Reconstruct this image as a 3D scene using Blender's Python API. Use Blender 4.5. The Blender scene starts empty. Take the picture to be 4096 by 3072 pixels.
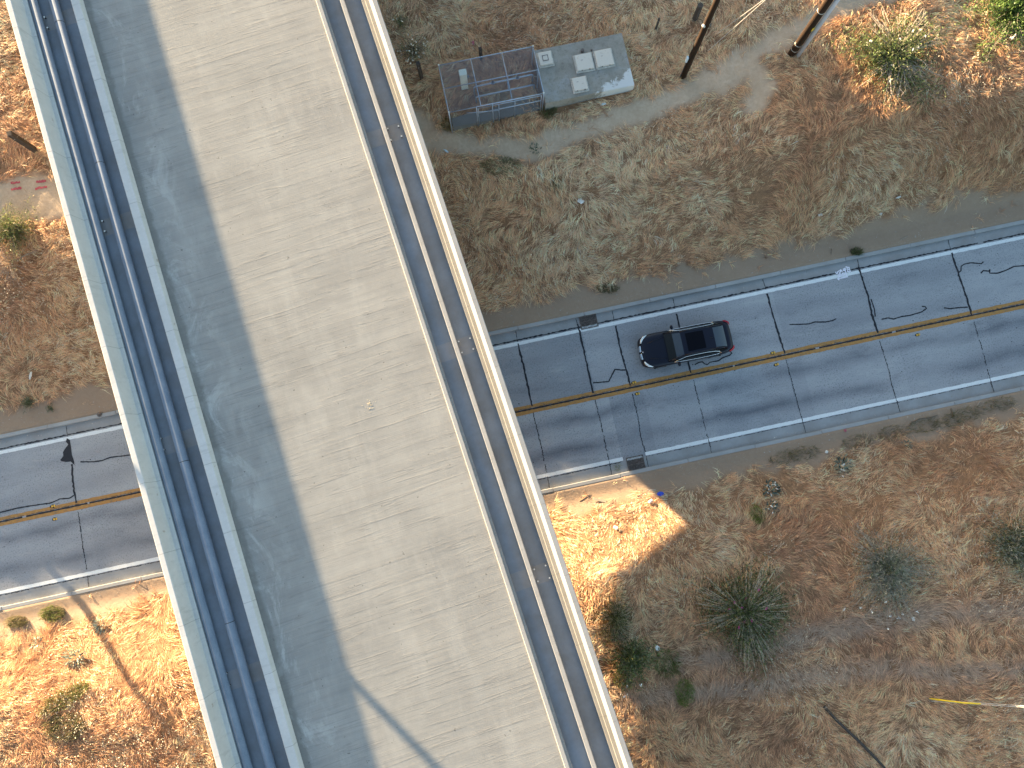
import bpy, bmesh, math, random
import numpy as np
from mathutils import Vector, Matrix
rad = math.radians
random.seed(7); rng = np.random.default_rng(11)
SC = bpy.context.scene
COL = SC.collection

# ------------------------------------------------------------------ camera
CAM_H = 38.0; TILT = rad(6.0); FPX = 2843.0          # FPX: focal length in pixels of the 4096 px frame
cam = bpy.data.cameras.new("camera"); camo = bpy.data.objects.new("camera", cam); COL.objects.link(camo)
cam.sensor_width = 36.0; cam.lens = 36.0 * FPX / 4096.0; cam.clip_end = 2000.0; cam.clip_start = 0.5
camo.location = (0, 0, CAM_H); camo.rotation_euler = (TILT, 0, 0)
SC.camera = camo
# ------------------------------------------------------------------ light
SUN_AZ = rad(43.9)      # light travels towards (cos, -sin) in plan
SUN_EL = rad(4.7)
SUN_DIR = Vector((math.cos(SUN_AZ) * math.cos(SUN_EL), -math.sin(SUN_AZ) * math.cos(SUN_EL), -math.sin(SUN_EL)))
w = bpy.data.worlds.new("World"); SC.world = w; w.use_nodes = True
nt = w.node_tree; bg = nt.nodes["Background"]
sky = nt.nodes.new("ShaderNodeTexSky"); sky.sky_type = 'NISHITA'; sky.sun_disc = False
sky.sun_elevation = SUN_EL
sky.sun_rotation = math.atan2(-SUN_DIR.x, -SUN_DIR.y)
sky.air_density = 1.0; sky.dust_density = 1.25; sky.ozone_density = 1.3
nt.links.new(sky.outputs[0], bg.inputs[0]); bg.inputs[1].default_value = 0.085
sl = bpy.data.lights.new("sun", 'SUN'); slo = bpy.data.objects.new("sun", sl); COL.objects.link(slo)
sl.energy = 4.7; sl.angle = rad(0.4); sl.color = (1.0, 0.76, 0.46)
slo.rotation_euler = SUN_DIR.to_track_quat('-Z', 'Y').to_euler(); slo.location = (-60, 60, 30)
SC.view_settings.view_transform = 'Standard'; SC.view_settings.look = 'None'
SC.view_settings.exposure = 3.15; SC.view_settings.gamma = 1.0
SC.cycles.max_bounces = 8; SC.cycles.diffuse_bounces = 5; SC.cycles.transparent_max_bounces = 6

# ------------------------------------------------------------------ plan geometry
RO = np.array([0.23, 2.49]); RA = rad(12.02)             # road: a point on the centre line and its heading
RD = np.array([math.cos(RA), math.sin(RA)]); RN = np.array([-RD[1], RD[0]])
BO = np.array([-3.08, 3.10]); BA = rad(18.44)            # bridge frame: local X across, local Y along
BX = np.array([math.cos(BA), math.sin(BA)]); BY = np.array([-BX[1], BX[0]])

def W(px, py, z=0.0):
    x = (px - 2048) / FPX; y = (1536 - py) / FPX
    d = (x, y * math.cos(TILT) + math.sin(TILT), y * math.sin(TILT) - math.cos(TILT))
    k = (z - CAM_H) / d[2]
    return np.array([d[0] * k, d[1] * k, z])

def vnoise(x, y, seed=0):
    xi = np.floor(x).astype(np.int64); yi = np.floor(y).astype(np.int64)
    fx = x - xi; fy = y - yi
    fx = fx * fx * (3 - 2 * fx); fy = fy * fy * (3 - 2 * fy)
    def h(a, b):
        n = (a * 374761393 + b * 668265263 + seed * 974711) & 0x7fffffff
        n = ((n ^ (n >> 13)) * 1274126177) & 0x7fffffff
        n = (n ^ (n >> 16)) & 0xffff
        return n / 65535.0
    return (h(xi, yi) * (1 - fx) + h(xi + 1, yi) * fx) * (1 - fy) + (h(xi, yi + 1) * (1 - fx) + h(xi + 1, yi + 1) * fx) * fy
def fbm(x, y, seed=0, o=4):
    t = 0; a = .5; n = 0
    for i in range(o):
        t = t + a * vnoise(x * 2 ** i + i * 17.3, y * 2 ** i - i * 9.1, seed + i); n += a; a *= .5
    return t / n
def sstep(a, b, x):
    t = np.clip((x - a) / (b - a), 0, 1); return t * t * (3 - 2 * t)
def ramp(a, b, x): return np.clip((x - a) / (b - a), 0, 1)
def seg_dist(x, y, pts):
    best = np.full(np.shape(x), 1e9)
    for (ax, ay), (bx, by) in zip(pts[:-1], pts[1:]):
        dx, dy = bx - ax, by - ay; L = dx * dx + dy * dy
        t = np.clip(((x - ax) * dx + (y - ay) * dy) / L, 0, 1)
        best = np.minimum(best, np.hypot(x - ax - t * dx, y - ay - t * dy))
    return best
def to_sv(x, y):
    a = x - RO[0]; b = y - RO[1]
    return a * RD[0] + b * RD[1], a * RN[0] + b * RN[1]
def from_sv(s, v): return RO[0] + s * RD[0] + v * RN[0], RO[1] + s * RD[1] + v * RN[1]
def to_uv(x, y):
    a = x - BO[0]; b = y - BO[1]
    return a * BX[0] + b * BX[1], a * BY[0] + b * BY[1]

def terrain(x, y):
    x = np.asarray(x, float); y = np.asarray(y, float)
    s, v = to_sv(x, y)
    r = sstep(-4, 15, s)
    zc = 1.52 + .85 * sstep(-4, 10, s) + 1.65 * sstep(11, 20, s)
    north = 0.11 + (zc - .11) * (0.75 * ramp(5.6, 12.6 - 2.0 * r, v) + .25 * sstep(5.6, 12.6 - 2.0 * r, v))
    north = north + .045 * np.clip(v - 11, 0, 9)
    d = -v
    south = 0.11 + 1.80 * (0.6 * ramp(5.2, 9.0, d) + .4 * sstep(5.2, 11.5, d)) + .9 * sstep(7, 24, s) * sstep(5.5, 14, d)
    z = np.where(v > 0, north, south)
    flat = np.abs(v) < 4.47
    z = np.where(flat, -0.10, z)
    rough = sstep(5.2, 7.5, np.abs(v))
    z = z + rough * (.20 * (fbm(x * .35, y * .35, 3) - .5) + .14 * (fbm(x * 1.3, y * 1.3, 5) - .5))
    far = np.hypot(x, y)
    z = z + np.where(far > 120, 0, 0)
    return z
def tz(x, y): return float(terrain(np.array([x]), np.array([y]))[0])
def G(px, py, dz=0.0):
    z = 1.5
    for _ in range(14):
        p = W(px, py, z + dz); z = .5 * z + .5 * tz(p[0], p[1])
    return Vector((p[0], p[1], tz(p[0], p[1])))

PATH_E = [tuple(W(*p, 2.6)[:2]) for p in ((1650, 525), (1900, 560), (2100, 580), (2350, 510), (2560, 440), (2760, 365), (2960, 260), (3170, 165), (3330, 90), (3520, 25), (3720, -40))]
PATH_W = [tuple(W(*p, 1.7)[:2]) for p in ((-500, 900), (-150, 850), (100, 800), (330, 790), (700, 700), (1650, 525))]
TRAMPLED = [tuple(W(*p, 3.0)[:2]) for p in ((2880, 330), (2990, 270), (3040, 360), (3010, 430))]
TRACK_A = [tuple(W(*p, 2.3)[:2]) for p in ((2700, 2650), (3200, 2560), (3500, 2480), (3800, 2440), (4200, 2410))]
TRACK_B = [tuple(W(*p, 2.3)[:2]) for p in ((2500, 2790), (3000, 2750), (3300, 2690), (3560, 2655), (3800, 2685), (4200, 2640))]
def bare(x, y):
    """0 = grass, 1 = bare dirt"""
    s, v = to_sv(x, y)
    j = (fbm(x * .55, y * .55, 21) - .5) * 1.6 + (fbm(x * 2.3, y * 2.3, 22) - .5) * .9
    vn = np.where(v > 0, v - 6.0 - .3 * sstep(10, 25, s), -v - 5.75)
    a = 1 - sstep(-.35, .35, vn + j)
    pe = 1 - sstep(-.28, .3, seg_dist(x, y, PATH_E) - .66 + j * .35)
    pw = 1 - sstep(-.35, .35, seg_dist(x, y, PATH_W) - 1.25 + j * .4)
    tr = 1 - sstep(-.3, .3, seg_dist(x, y, TRAMPLED) - .66 + j * .4)
    return np.clip(np.maximum(np.maximum(a, pe), np.maximum(pw, tr)), 0, 1)

# ------------------------------------------------------------------ material helpers
class NB:
    def __init__(self, name):
        self.m = bpy.data.materials.new(name); self.m.use_nodes = True
        self.t = self.m.node_tree; self.b = self.t.nodes["Principled BSDF"]; self._tc = None
    def n(self, kind, **kw):
        nd = self.t.nodes.new(kind)
        for k, v in kw.items():
            if k.startswith("i_"):
                key = k[2:]; key = int(key) if key.isdigit() else key
                self.set(nd.inputs[key], v)
            else: setattr(nd, k, v)
        return nd
    def set(self, inp, v):
        if hasattr(v, "is_linked") or isinstance(v, bpy.types.NodeSocket): self.t.links.new(v, inp)
        else: inp.default_value = v
    def obj(self):
        if self._tc is None: self._tc = self.n("ShaderNodeTexCoord").outputs["Object"]
        return self._tc
    def map(self, scale=(1, 1, 1), rot=(0, 0, 0), loc=(0, 0, 0), src=None):
        mp = self.n("ShaderNodeMapping"); self.set(mp.inputs["Vector"], src or self.obj())
        mp.inputs["Scale"].default_value = scale; mp.inputs["Rotation"].default_value = rot; mp.inputs["Location"].default_value = loc
        return mp.outputs[0]
    def noise(self, scale=5, detail=6, rough=.6, vec=None, dist=0):
        nd = self.n("ShaderNodeTexNoise"); self.set(nd.inputs["Vector"], vec if vec is not None else self.obj())
        nd.inputs["Scale"].default_value = scale; nd.inputs["Detail"].default_value = detail; nd.inputs["Roughness"].default_value = rough
        nd.inputs["Distortion"].default_value = dist
        return nd.outputs["Fac"]
    def ramp(self, fac, stops, interp='LINEAR'):
        nd = self.n("ShaderNodeValToRGB"); self.set(nd.inputs[0], fac); cr = nd.color_ramp; cr.interpolation = interp
        while len(cr.elements) < len(stops): cr.elements.new(.5)
        for e, (p, c) in zip(cr.elements, stops):
            e.position = p; e.color = (*c, 1) if isinstance(c, tuple) else (c, c, c, 1)
        return nd.outputs[0]
    def mix(self, fac, a, b, mode='MIX'):
        nd = self.n("ShaderNodeMix", data_type='RGBA', blend_type=mode)
        self.set(nd.inputs["Factor"], fac)
        for k, v in ((6, a), (7, b)):
            if isinstance(v, tuple): v = (*v, 1) if len(v) == 3 else v
            self.set(nd.inputs[k], v)
        return nd.outputs[2]
    def math(self, op, a, b=0.0):
        nd = self.n("ShaderNodeMath", operation=op); self.set(nd.inputs[0], a); self.set(nd.inputs[1], b); return nd.outputs[0]
    def sep(self, vec):
        nd = self.n("ShaderNodeSeparateXYZ"); self.set(nd.inputs[0], vec); return nd.outputs
    def bump(self, h, strength=.3, dist=.02):
        nd = self.n("ShaderNodeBump"); self.set(nd.inputs["Height"], h)
        nd.inputs["Strength"].default_value = strength; nd.inputs["Distance"].default_value = dist
        self.t.links.new(nd.outputs[0], self.b.inputs["Normal"])
    def out(self, col, rough=.8, metal=0.0, spec=.3):
        if isinstance(col, tuple): col = (*col, 1)
        self.set(self.b.inputs["Base Color"], col); self.set(self.b.inputs["Roughness"], rough)
        self.b.inputs["Metallic"].default_value = metal; self.b.inputs["Specular IOR Level"].default_value = spec
        return self.m

def simple(name, col, rough=.6, metal=0.0, spec=.4, var=.18, scale=9):
    k = NB(name); f = k.noise(scale, 5)
    lo = tuple(c * (1 - var) for c in col); hi = tuple(min(1, c * (1 + var)) for c in col)
    return k.out(k.ramp(f, [(.3, lo), (.7, hi)]), rough, metal, spec)

def concrete(name, col, warm, streak=None, bump=.35, joint=0):
    k = NB(name)
    a = k.noise(.7, 6, .65); b = k.noise(7, 8, .7); c = k.noise(60, 3, .6)
    base = k.ramp(a, [(.3, warm), (.68, col)])
    base = k.mix(k.math('MULTIPLY', b, .55), base, tuple(x * .62 for x in col))
    base = k.mix(k.ramp(c, [(.62, 0.0), (.8, .35)]), base, tuple(x * .45 for x in col))
    if joint:
        y = k.sep(k.obj())[1]
        f = k.math('FRACT', k.math('DIVIDE', k.math('ADD', y, k.math('MULTIPLY', b, .02)), joint))
        base = k.mix(k.ramp(f, [(.0, .75), (.008, .0)]), base, (.10, .095, .09))
        st = k.noise(1.0, 6, .7, k.map((.4, 5, 1)))
        base = k.mix(k.ramp(st, [(.55, 0.0), (.75, .45)]), base, tuple(x * .55 for x in warm))
        rs = k.ramp(k.noise(2.6, 3, .5), [(.70, 0.0), (.76, .6)]); base = k.mix(rs, base, (.30, .24, .19))
    k.bump(k.math('ADD', k.math('MULTIPLY', b, .6), k.math('MULTIPLY', c, .4)), bump, .01)
    return k.out(base, .85, 0, .2)

def foliage_mat(name, trans=.25, rough=.7):
    k = NB(name); nt_ = k.t
    at = k.n("ShaderNodeAttribute", attribute_name="Col")
    nt_.nodes.remove(k.b)
    d = k.n("ShaderNodeBsdfDiffuse"); tr = k.n("ShaderNodeBsdfTranslucent"); mx = k.n("ShaderNodeMixShader")
    g = k.n("ShaderNodeBsdfGlossy"); g.inputs["Roughness"].default_value = .45; mg = k.n("ShaderNodeMixShader"); mg.inputs[0].default_value = .03
    for nd in (d, tr): nt_.links.new(at.outputs["Color"], nd.inputs["Color"])
    mx.inputs[0].default_value = trans
    nt_.links.new(d.outputs[0], mx.inputs[1]); nt_.links.new(tr.outputs[0], mx.inputs[2])
    nt_.links.new(mx.outputs[0], mg.inputs[1]); nt_.links.new(g.outputs[0], mg.inputs[2])
    nt_.links.new(mg.outputs[0], nt_.nodes["Material Output"].inputs[0])
    return k.m

# ------------------------------------------------------------------ object helpers
def tag(o, label=None, cat=None, group=None, kind=None):
    if label: o["label"] = label
    if cat: o["category"] = cat
    if group: o["group"] = group
    if kind: o["kind"] = kind
    return o
def link(name, me, mat=None, parent=None):
    o = bpy.data.objects.new(name, me); COL.objects.link(o)
    if mat and not me.materials: me.materials.append(mat)
    if parent: o.parent = parent
    return o
def empty(name, loc, rz=0, label=None, cat=None, group=None):
    o = bpy.data.objects.new(name, None); COL.objects.link(o); o.location = loc; o.rotation_euler = (0, 0, rz)
    o.empty_display_size = .3
    return tag(o, label, cat, group)
class MB:
    """collects shapes for ONE mesh object"""
    def __init__(self): self.v = []; self.f = []
    def add(self, vs, fs):
        n = len(self.v); self.v += [tuple(p) for p in vs]; self.f += [tuple(n + i for i in f) for f in fs]; return self
    def box(self, c, s, rz=0, bev=0, rot=None):
        bm = bmesh.new(); bmesh.ops.create_cube(bm, size=1)
        for p in bm.verts: p.co = Vector((p.co.x * s[0], p.co.y * s[1], p.co.z * s[2]))
        if bev: bmesh.ops.bevel(bm, geom=bm.edges[:], offset=bev, segments=2, affect='EDGES', profile=.6)
        R = rot if rot is not None else Matrix.Rotation(rz, 3, 'Z')
        bm.verts.index_update()
        vs = [R @ p.co + Vector(c) for p in bm.verts]; fs = [[q.index for q in f.verts] for f in bm.faces]
        bm.free(); return self.add(vs, fs)
    def tube(self, pts, r, n=8, cap=True):
        pts = [Vector(p) for p in pts]; rs = r if isinstance(r, (list, tuple)) else [r] * len(pts)
        vs = []; fs = []; up = Vector((0, 0, 1)); prev = None
        for i, p in enumerate(pts):
            t = (pts[min(i + 1, len(pts) - 1)] - pts[max(i - 1, 0)]).normalized()
            if prev is None:
                a = t.cross(up); a = a if a.length > .05 else t.cross(Vector((1, 0, 0)))
            else: a = prev - t * prev.dot(t)
            a.normalize(); prev = a; b = t.cross(a)
            for k in range(n):
                th = 2 * math.pi * k / n; vs.append(p + (a * math.cos(th) + b * math.sin(th)) * rs[i])
        for i in range(len(pts) - 1):
            for k in range(n):
                k2 = (k + 1) % n; fs.append((i * n + k, i * n + k2, (i + 1) * n + k2, (i + 1) * n + k))
        if cap: fs.append(tuple(range(n))[::-1]); fs.append(tuple((len(pts) - 1) * n + k for k in range(n)))
        return self.add(vs, fs)
    def prism(self, prof, y0, y1, ny=1):
        """profile [(x,z)...] extruded along local Y"""
        n = len(prof); vs = []; fs = []
        for j in range(ny + 1):
            y = y0 + (y1 - y0) * j / ny; vs += [(x, y, z) for x, z in prof]
        for j in range(ny):
            for k in range(n):
                k2 = (k + 1) % n; fs.append((j * n + k, (j + 1) * n + k, (j + 1) * n + k2, j * n + k2))
        fs.append(tuple(range(n))); fs.append(tuple(ny * n + k for k in range(n))[::-1])
        return self.add(vs, fs)
    def poly(self, pts, z0, z1):
        n = len(pts); vs = [(x, y, z0) for x, y in pts] + [(x, y, z1) for x, y in pts]
        fs = [tuple(range(n))[::-1], tuple(range(n, 2 * n))] + [(k, (k + 1) % n, n + (k + 1) % n, n + k) for k in range(n)]
        return self.add(vs, fs)
    def ico(self, c, r, sub=1, sq=(1, 1, 1), jit=0):
        bm = bmesh.new(); bmesh.ops.create_icosphere(bm, subdivisions=sub, radius=1)
        bm.verts.index_update()
        vs = [Vector((p.co.x * r * sq[0], p.co.y * r * sq[1], p.co.z * r * sq[2])) * (1 + random.uniform(-jit, jit)) + Vector(c) for p in bm.verts]
        fs = [[q.index for q in f.verts] for f in bm.faces]; bm.free(); return self.add(vs, fs)
    def build(self, name, mat, parent=None, smooth=False, fixn=True):
        me = bpy.data.meshes.new(name); me.from_pydata(self.v, [], self.f)
        if fixn:
            bm = bmesh.new(); bm.from_mesh(me); bmesh.ops.recalc_face_normals(bm, faces=bm.faces[:]); bm.to_mesh(me); bm.free()
        if smooth: me.polygons.foreach_set("use_smooth", [True] * len(me.polygons))
        return link(name, me, mat, parent)
def np_mesh(name, V, loops, starts, totals, col=None):
    me = bpy.data.meshes.new(name); me.vertices.add(len(V)); me.vertices.foreach_set("co", V.astype(np.float32).ravel())
    me.loops.add(len(loops)); me.loops.foreach_set("vertex_index", loops.astype(np.int32))
    me.polygons.add(len(starts)); me.polygons.foreach_set("loop_start", starts.astype(np.int32)); me.polygons.foreach_set("loop_total", totals.astype(np.int32))
    me.update(calc_edges=True)
    if col is not None:
        a = me.color_attributes.new("Col", 'FLOAT_COLOR', 'POINT'); a.data.foreach_set("color", col.astype(np.float32).ravel())
    return me
def blades(base, dirv, length, h1, h2, width, col, roll=1.0, tipcol=1.12):
    """bent tapering grass blades, one per row"""
    N = len(base); d = np.c_[dirv, np.zeros(N)]
    side = np.c_[-dirv[:, 1], dirv[:, 0], np.zeros(N)]
    a = rng.uniform(-roll, roll, N)[:, None]; side = side * np.cos(a) + np.array([0, 0, 1]) * np.sin(a)
    L = length[:, None]; w = width[:, None] * .5
    p1 = base + d * L * .45; p1[:, 2] += h1
    p2 = base + d * L; p2[:, 2] += h2
    V = np.empty((N, 5, 3)); V[:, 0] = base - side * w; V[:, 1] = base + side * w
    V[:, 2] = p1 - side * w * .85; V[:, 3] = p1 + side * w * .85; V[:, 4] = p2
    i = np.arange(N)[:, None] * 5
    loops = np.concatenate([i + np.array([0, 1, 3, 2]), i + np.array([2, 3, 4])], axis=1).ravel()
    totals = np.tile([4, 3], N); starts = np.concatenate([[0], np.cumsum(totals)[:-1]])
    C = np.ones((N, 5, 4)); C[:, :, :3] = col[:, None, :]; C[:, :2, :3] *= .9; C[:, 4, :3] *= tipcol
    return V.reshape(-1, 3), loops, starts, totals, C.reshape(-1, 4)
def leaves(P, D, length, width, col):
    """small rhombic leaves"""
    N = len(P); D = D / np.linalg.norm(D, axis=1)[:, None]
    r = rng.normal(size=(N, 3)); S = np.cross(D, r); S /= np.linalg.norm(S, axis=1)[:, None] + 1e-9
    L = length[:, None]; w = width[:, None] * .5
    V = np.empty((N, 4, 3)); V[:, 0] = P; V[:, 1] = P + D * L * .45 + S * w; V[:, 2] = P + D * L; V[:, 3] = P + D * L * .45 - S * w
    C = np.ones((N, 4, 4)); C[:, :, :3] = col[:, None, :]
    return V.reshape(-1, 3), np.arange(N * 4), np.arange(N) * 4, np.full(N, 4), C.reshape(-1, 4)

# ================================================================== MATERIALS
def mat_ground():
    k = NB("ground_soil"); pos = k.n("ShaderNodeNewGeometry").outputs["Position"]
    at = k.n("ShaderNodeAttribute", attribute_name="Col"); r = k.sep(at.outputs["Color"])
    n1 = k.noise(.6, 7, .65, pos); n2 = k.noise(6, 8, .7, pos); n3 = k.noise(45, 4, .7, pos)
    dirt = k.ramp(n1, [(.3, (.48, .36, .255)), (.7, (.62, .48, .355))])
    dirt = k.mix(k.ramp(n2, [(.35, .75), (.65, 0.0)]), dirt, (.44, .32, .22))
    dirt = k.mix(k.ramp(n3, [(.6, 0.0), (.75, .7)]), dirt, (.58, .45, .35))
    lit = k.ramp(n2, [(.3, (.10, .055, .032)), (.7, (.33, .185, .10))])
    lit = k.mix(k.ramp(n3, [(.45, 0.0), (.7, .8)]), lit, (.52, .30, .17))
    k.bump(k.math('ADD', k.math('MULTIPLY', n2, .6), k.math('MULTIPLY', n3, .5)), .7, .06)
    dirt = k.mix(k.math('MULTIPLY', r[1], .68), dirt, (.235, .165, .12))
    return k.out(k.mix(r[0], lit, dirt), .95, 0, .1)
def mat_road():
    k = NB("road_slab"); v = k.obj(); xyz = k.sep(v)
    n1 = k.noise(.5, 5, .6, k.map((.25, 1, 1))); n2 = k.noise(3, 8, .75, k.map((.5, 1, 1))); n3 = k.noise(38, 3, .6); n4 = k.noise(13, 3, .65)
    base = k.ramp(n1, [(.3, (.30, .31, .335)), (.7, (.43, .44, .46))])
    js = [(0, .5), (-23.76, .62), (-18.6, .4), (-13.4, .55), (-8.2, .45), (-3.1, .36), (.96, .30), (4.25, .72), (6.22, .48), (9.63, .62), (14.78, .42), (20.04, .55), (25.26, .66)]
    sx = k.math('DIVIDE', k.math('ADD', xyz[0], 40.0), 80.0)
    up_ = k.ramp(sx, [(max(0, (a + 40) / 80) if i else 0, b) for i, (a, b) in enumerate(js)], 'CONSTANT')
    lo_ = k.ramp(sx, [(max(0, (a + 40.6) / 80) if i else 0, 1.05 - b) for i, (a, b) in enumerate(js)], 'CONSTANT')
    tone = k.mix(k.ramp(xyz[1], [(.0, 0.0), (.01, 1.0)]), lo_, up_)
    base = k.mix(.5, base, k.mix(1.0, base, k.ramp(tone, [(.2, (.55, .56, .58)), (.8, (1.25, 1.22, 1.16))]), 'MULTIPLY'))
    base = k.mix(k.math('MULTIPLY', n2, .4), base, (.17, .18, .205))
    sta = k.noise(.9, 6, .7, k.map((.35, 1, 1), loc=(5, 2, 0)))
    base = k.mix(k.ramp(sta, [(.56, 0.0), (.72, .5)]), base, (.13, .135, .15))
    base = k.mix(k.ramp(sta, [(.26, .45), (.42, 0.0)]), base, (.50, .50, .49))
    # tyre wear in the two wheel tracks of each lane, worn darker and uneven
    wob = k.math('MULTIPLY', k.math('SUBTRACT', k.noise(.35, 3, .5), .5), .9)
    vv = k.math('ADD', xyz[1], wob)
    wav = k.math('ABSOLUTE', k.math('SUBTRACT', k.math('ABSOLUTE', k.math('SUBTRACT', k.math('ABSOLUTE', vv), 1.75)), .82))
    track = k.ramp(wav, [(.0, 1.0), (.55, 0.0)])
    lower = k.ramp(xyz[1], [(.0, 1.0), (.02, .35)])
    pat = k.ramp(k.noise(.3, 4, .6, k.map((.6, .9, 1), loc=(3, 1, 0))), [(.35, .15), (.65, 1.0)])
    base = k.mix(k.math('MULTIPLY', k.math('MULTIPLY', track, lower), k.math('MULTIPLY', pat, .80)), base, (.085, .093, .118))
    dots = k.ramp(n3, [(.57, 0.0), (.68, .8)]); dots = k.math('MULTIPLY', dots, k.ramp(k.noise(.6, 4), [(.35, .25), (.62, 1.0)]))
    base = k.mix(dots, base, (.04, .045, .06))
    base = k.mix(k.math('MULTIPLY', k.ramp(n4, [(.55, 0.0), (.66, .62)]), k.ramp(k.noise(.5, 4), [(.35, .3), (.6, 1.0)])), base, (.06, .065, .085))
    base = k.mix(k.ramp(n4, [(.33, .3), (.45, 0.0)]), base, (.36, .375, .41))
    base = k.mix(k.ramp(n3, [(.28, .35), (.4, 0.0)]), base, (.30, .31, .33))
    k.bump(n3, .25, .004)
    return k.out(base, .75, 0, .3)
def mat_deck():
    k = NB("broom_finished_concrete"); xyz = k.sep(k.obj())
    st = k.noise(1.0, 6, .7, k.map((.13, 3.2, 1), rot=(0, 0, rad(-3.5))))
    st2 = k.noise(1.0, 3, .6, k.map((.07, 17, 1), rot=(0, 0, rad(-3.8))))
    ridge = k.ramp(k.noise(1.0, 2, .5, k.map((.11, 2.6, 1), rot=(0, 0, rad(-3.2)), loc=(3, 7, 0))), [(.485, 0.0), (.5, 1.0), (.515, 0.0)])
    where = k.ramp(k.noise(.42, 5, .6), [(.42, 0.0), (.62, 1.0)])
    big = k.noise(.28, 6, .6); mid = k.noise(2.2, 8, .72); fine = k.noise(38, 5, .75)
    base = k.ramp(big, [(.3, (.266, .262, .253)), (.68, (.345, .338, .322))])
    base = k.mix(k.math('MULTIPLY', k.ramp(st, [(.44, .0), (.66, .8)]), .5), base, (.205, .203, .20))
    base = k.mix(k.math('MULTIPLY', k.math('MULTIPLY', k.ramp(st2, [(.56, .0), (.68, 1.0)]), where), .5), base, (.165, .165, .168))
    base = k.mix(k.math('MULTIPLY', ridge, .35), base, (.17, .165, .16))
    base = k.mix(k.math('MULTIPLY', k.ramp(k.noise(1.1, 5, .65, k.map((1, .22, 1))), [(.5, 0.0), (.68, 1.0)]), .28), base, (.42, .415, .40))
    base = k.mix(k.math('MULTIPLY', k.ramp(mid, [(.5, 0.0), (.75, 1.0)]), .25), base, (.41, .40, .375))
    # lime bloom along the left side and at the foot of the kerb, darker strip at the edge
    leftm = k.ramp(k.math('ADD', xyz[0], k.math('MULTIPLY', mid, 1.2)), [(.0, 1.0), (1.0, 0.0)])
    lx = k.math('ADD', k.math('MULTIPLY', xyz[0], .22), 2.38)              # 0.1 at the kerb .. 1 in mid-deck
    near = k.ramp(lx, [(.10, 1.0), (.62, 0.0)])
    bloom = k.ramp(k.noise(.75, 8, .75, k.map((1, .55, 1)), .8), [(.5, 0.0), (.62, 1.0)])
    base = k.mix(k.math('MULTIPLY', k.math('MULTIPLY', near, bloom), .75), base, (.52, .525, .51))
    edge = k.math('ADD', k.math('ADD', xyz[0], 10.26), k.math('MULTIPLY', k.math('SUBTRACT', k.noise(1.4, 5, .6), .5), .5))
    base = k.mix(k.ramp(edge, [(.22, .55), (.36, 0.0)]), base, (.17, .16, .145))
    sp = k.ramp(k.noise(5.5, 2, .5), [(.735, 0.0), (.76, .7)])
    base = k.mix(sp, base, (.12, .115, .11))
    h = k.math('ADD', k.math('ADD', k.math('MULTIPLY', fine, .85), k.math('MULTIPLY', ridge, .22)), k.math('ADD', k.math('MULTIPLY', k.math('MULTIPLY', st2, where), .42), k.math('MULTIPLY', st, .5)))
    k.bump(h, .7, .013)
    return k.out(base, .85, 0, .2)

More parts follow.
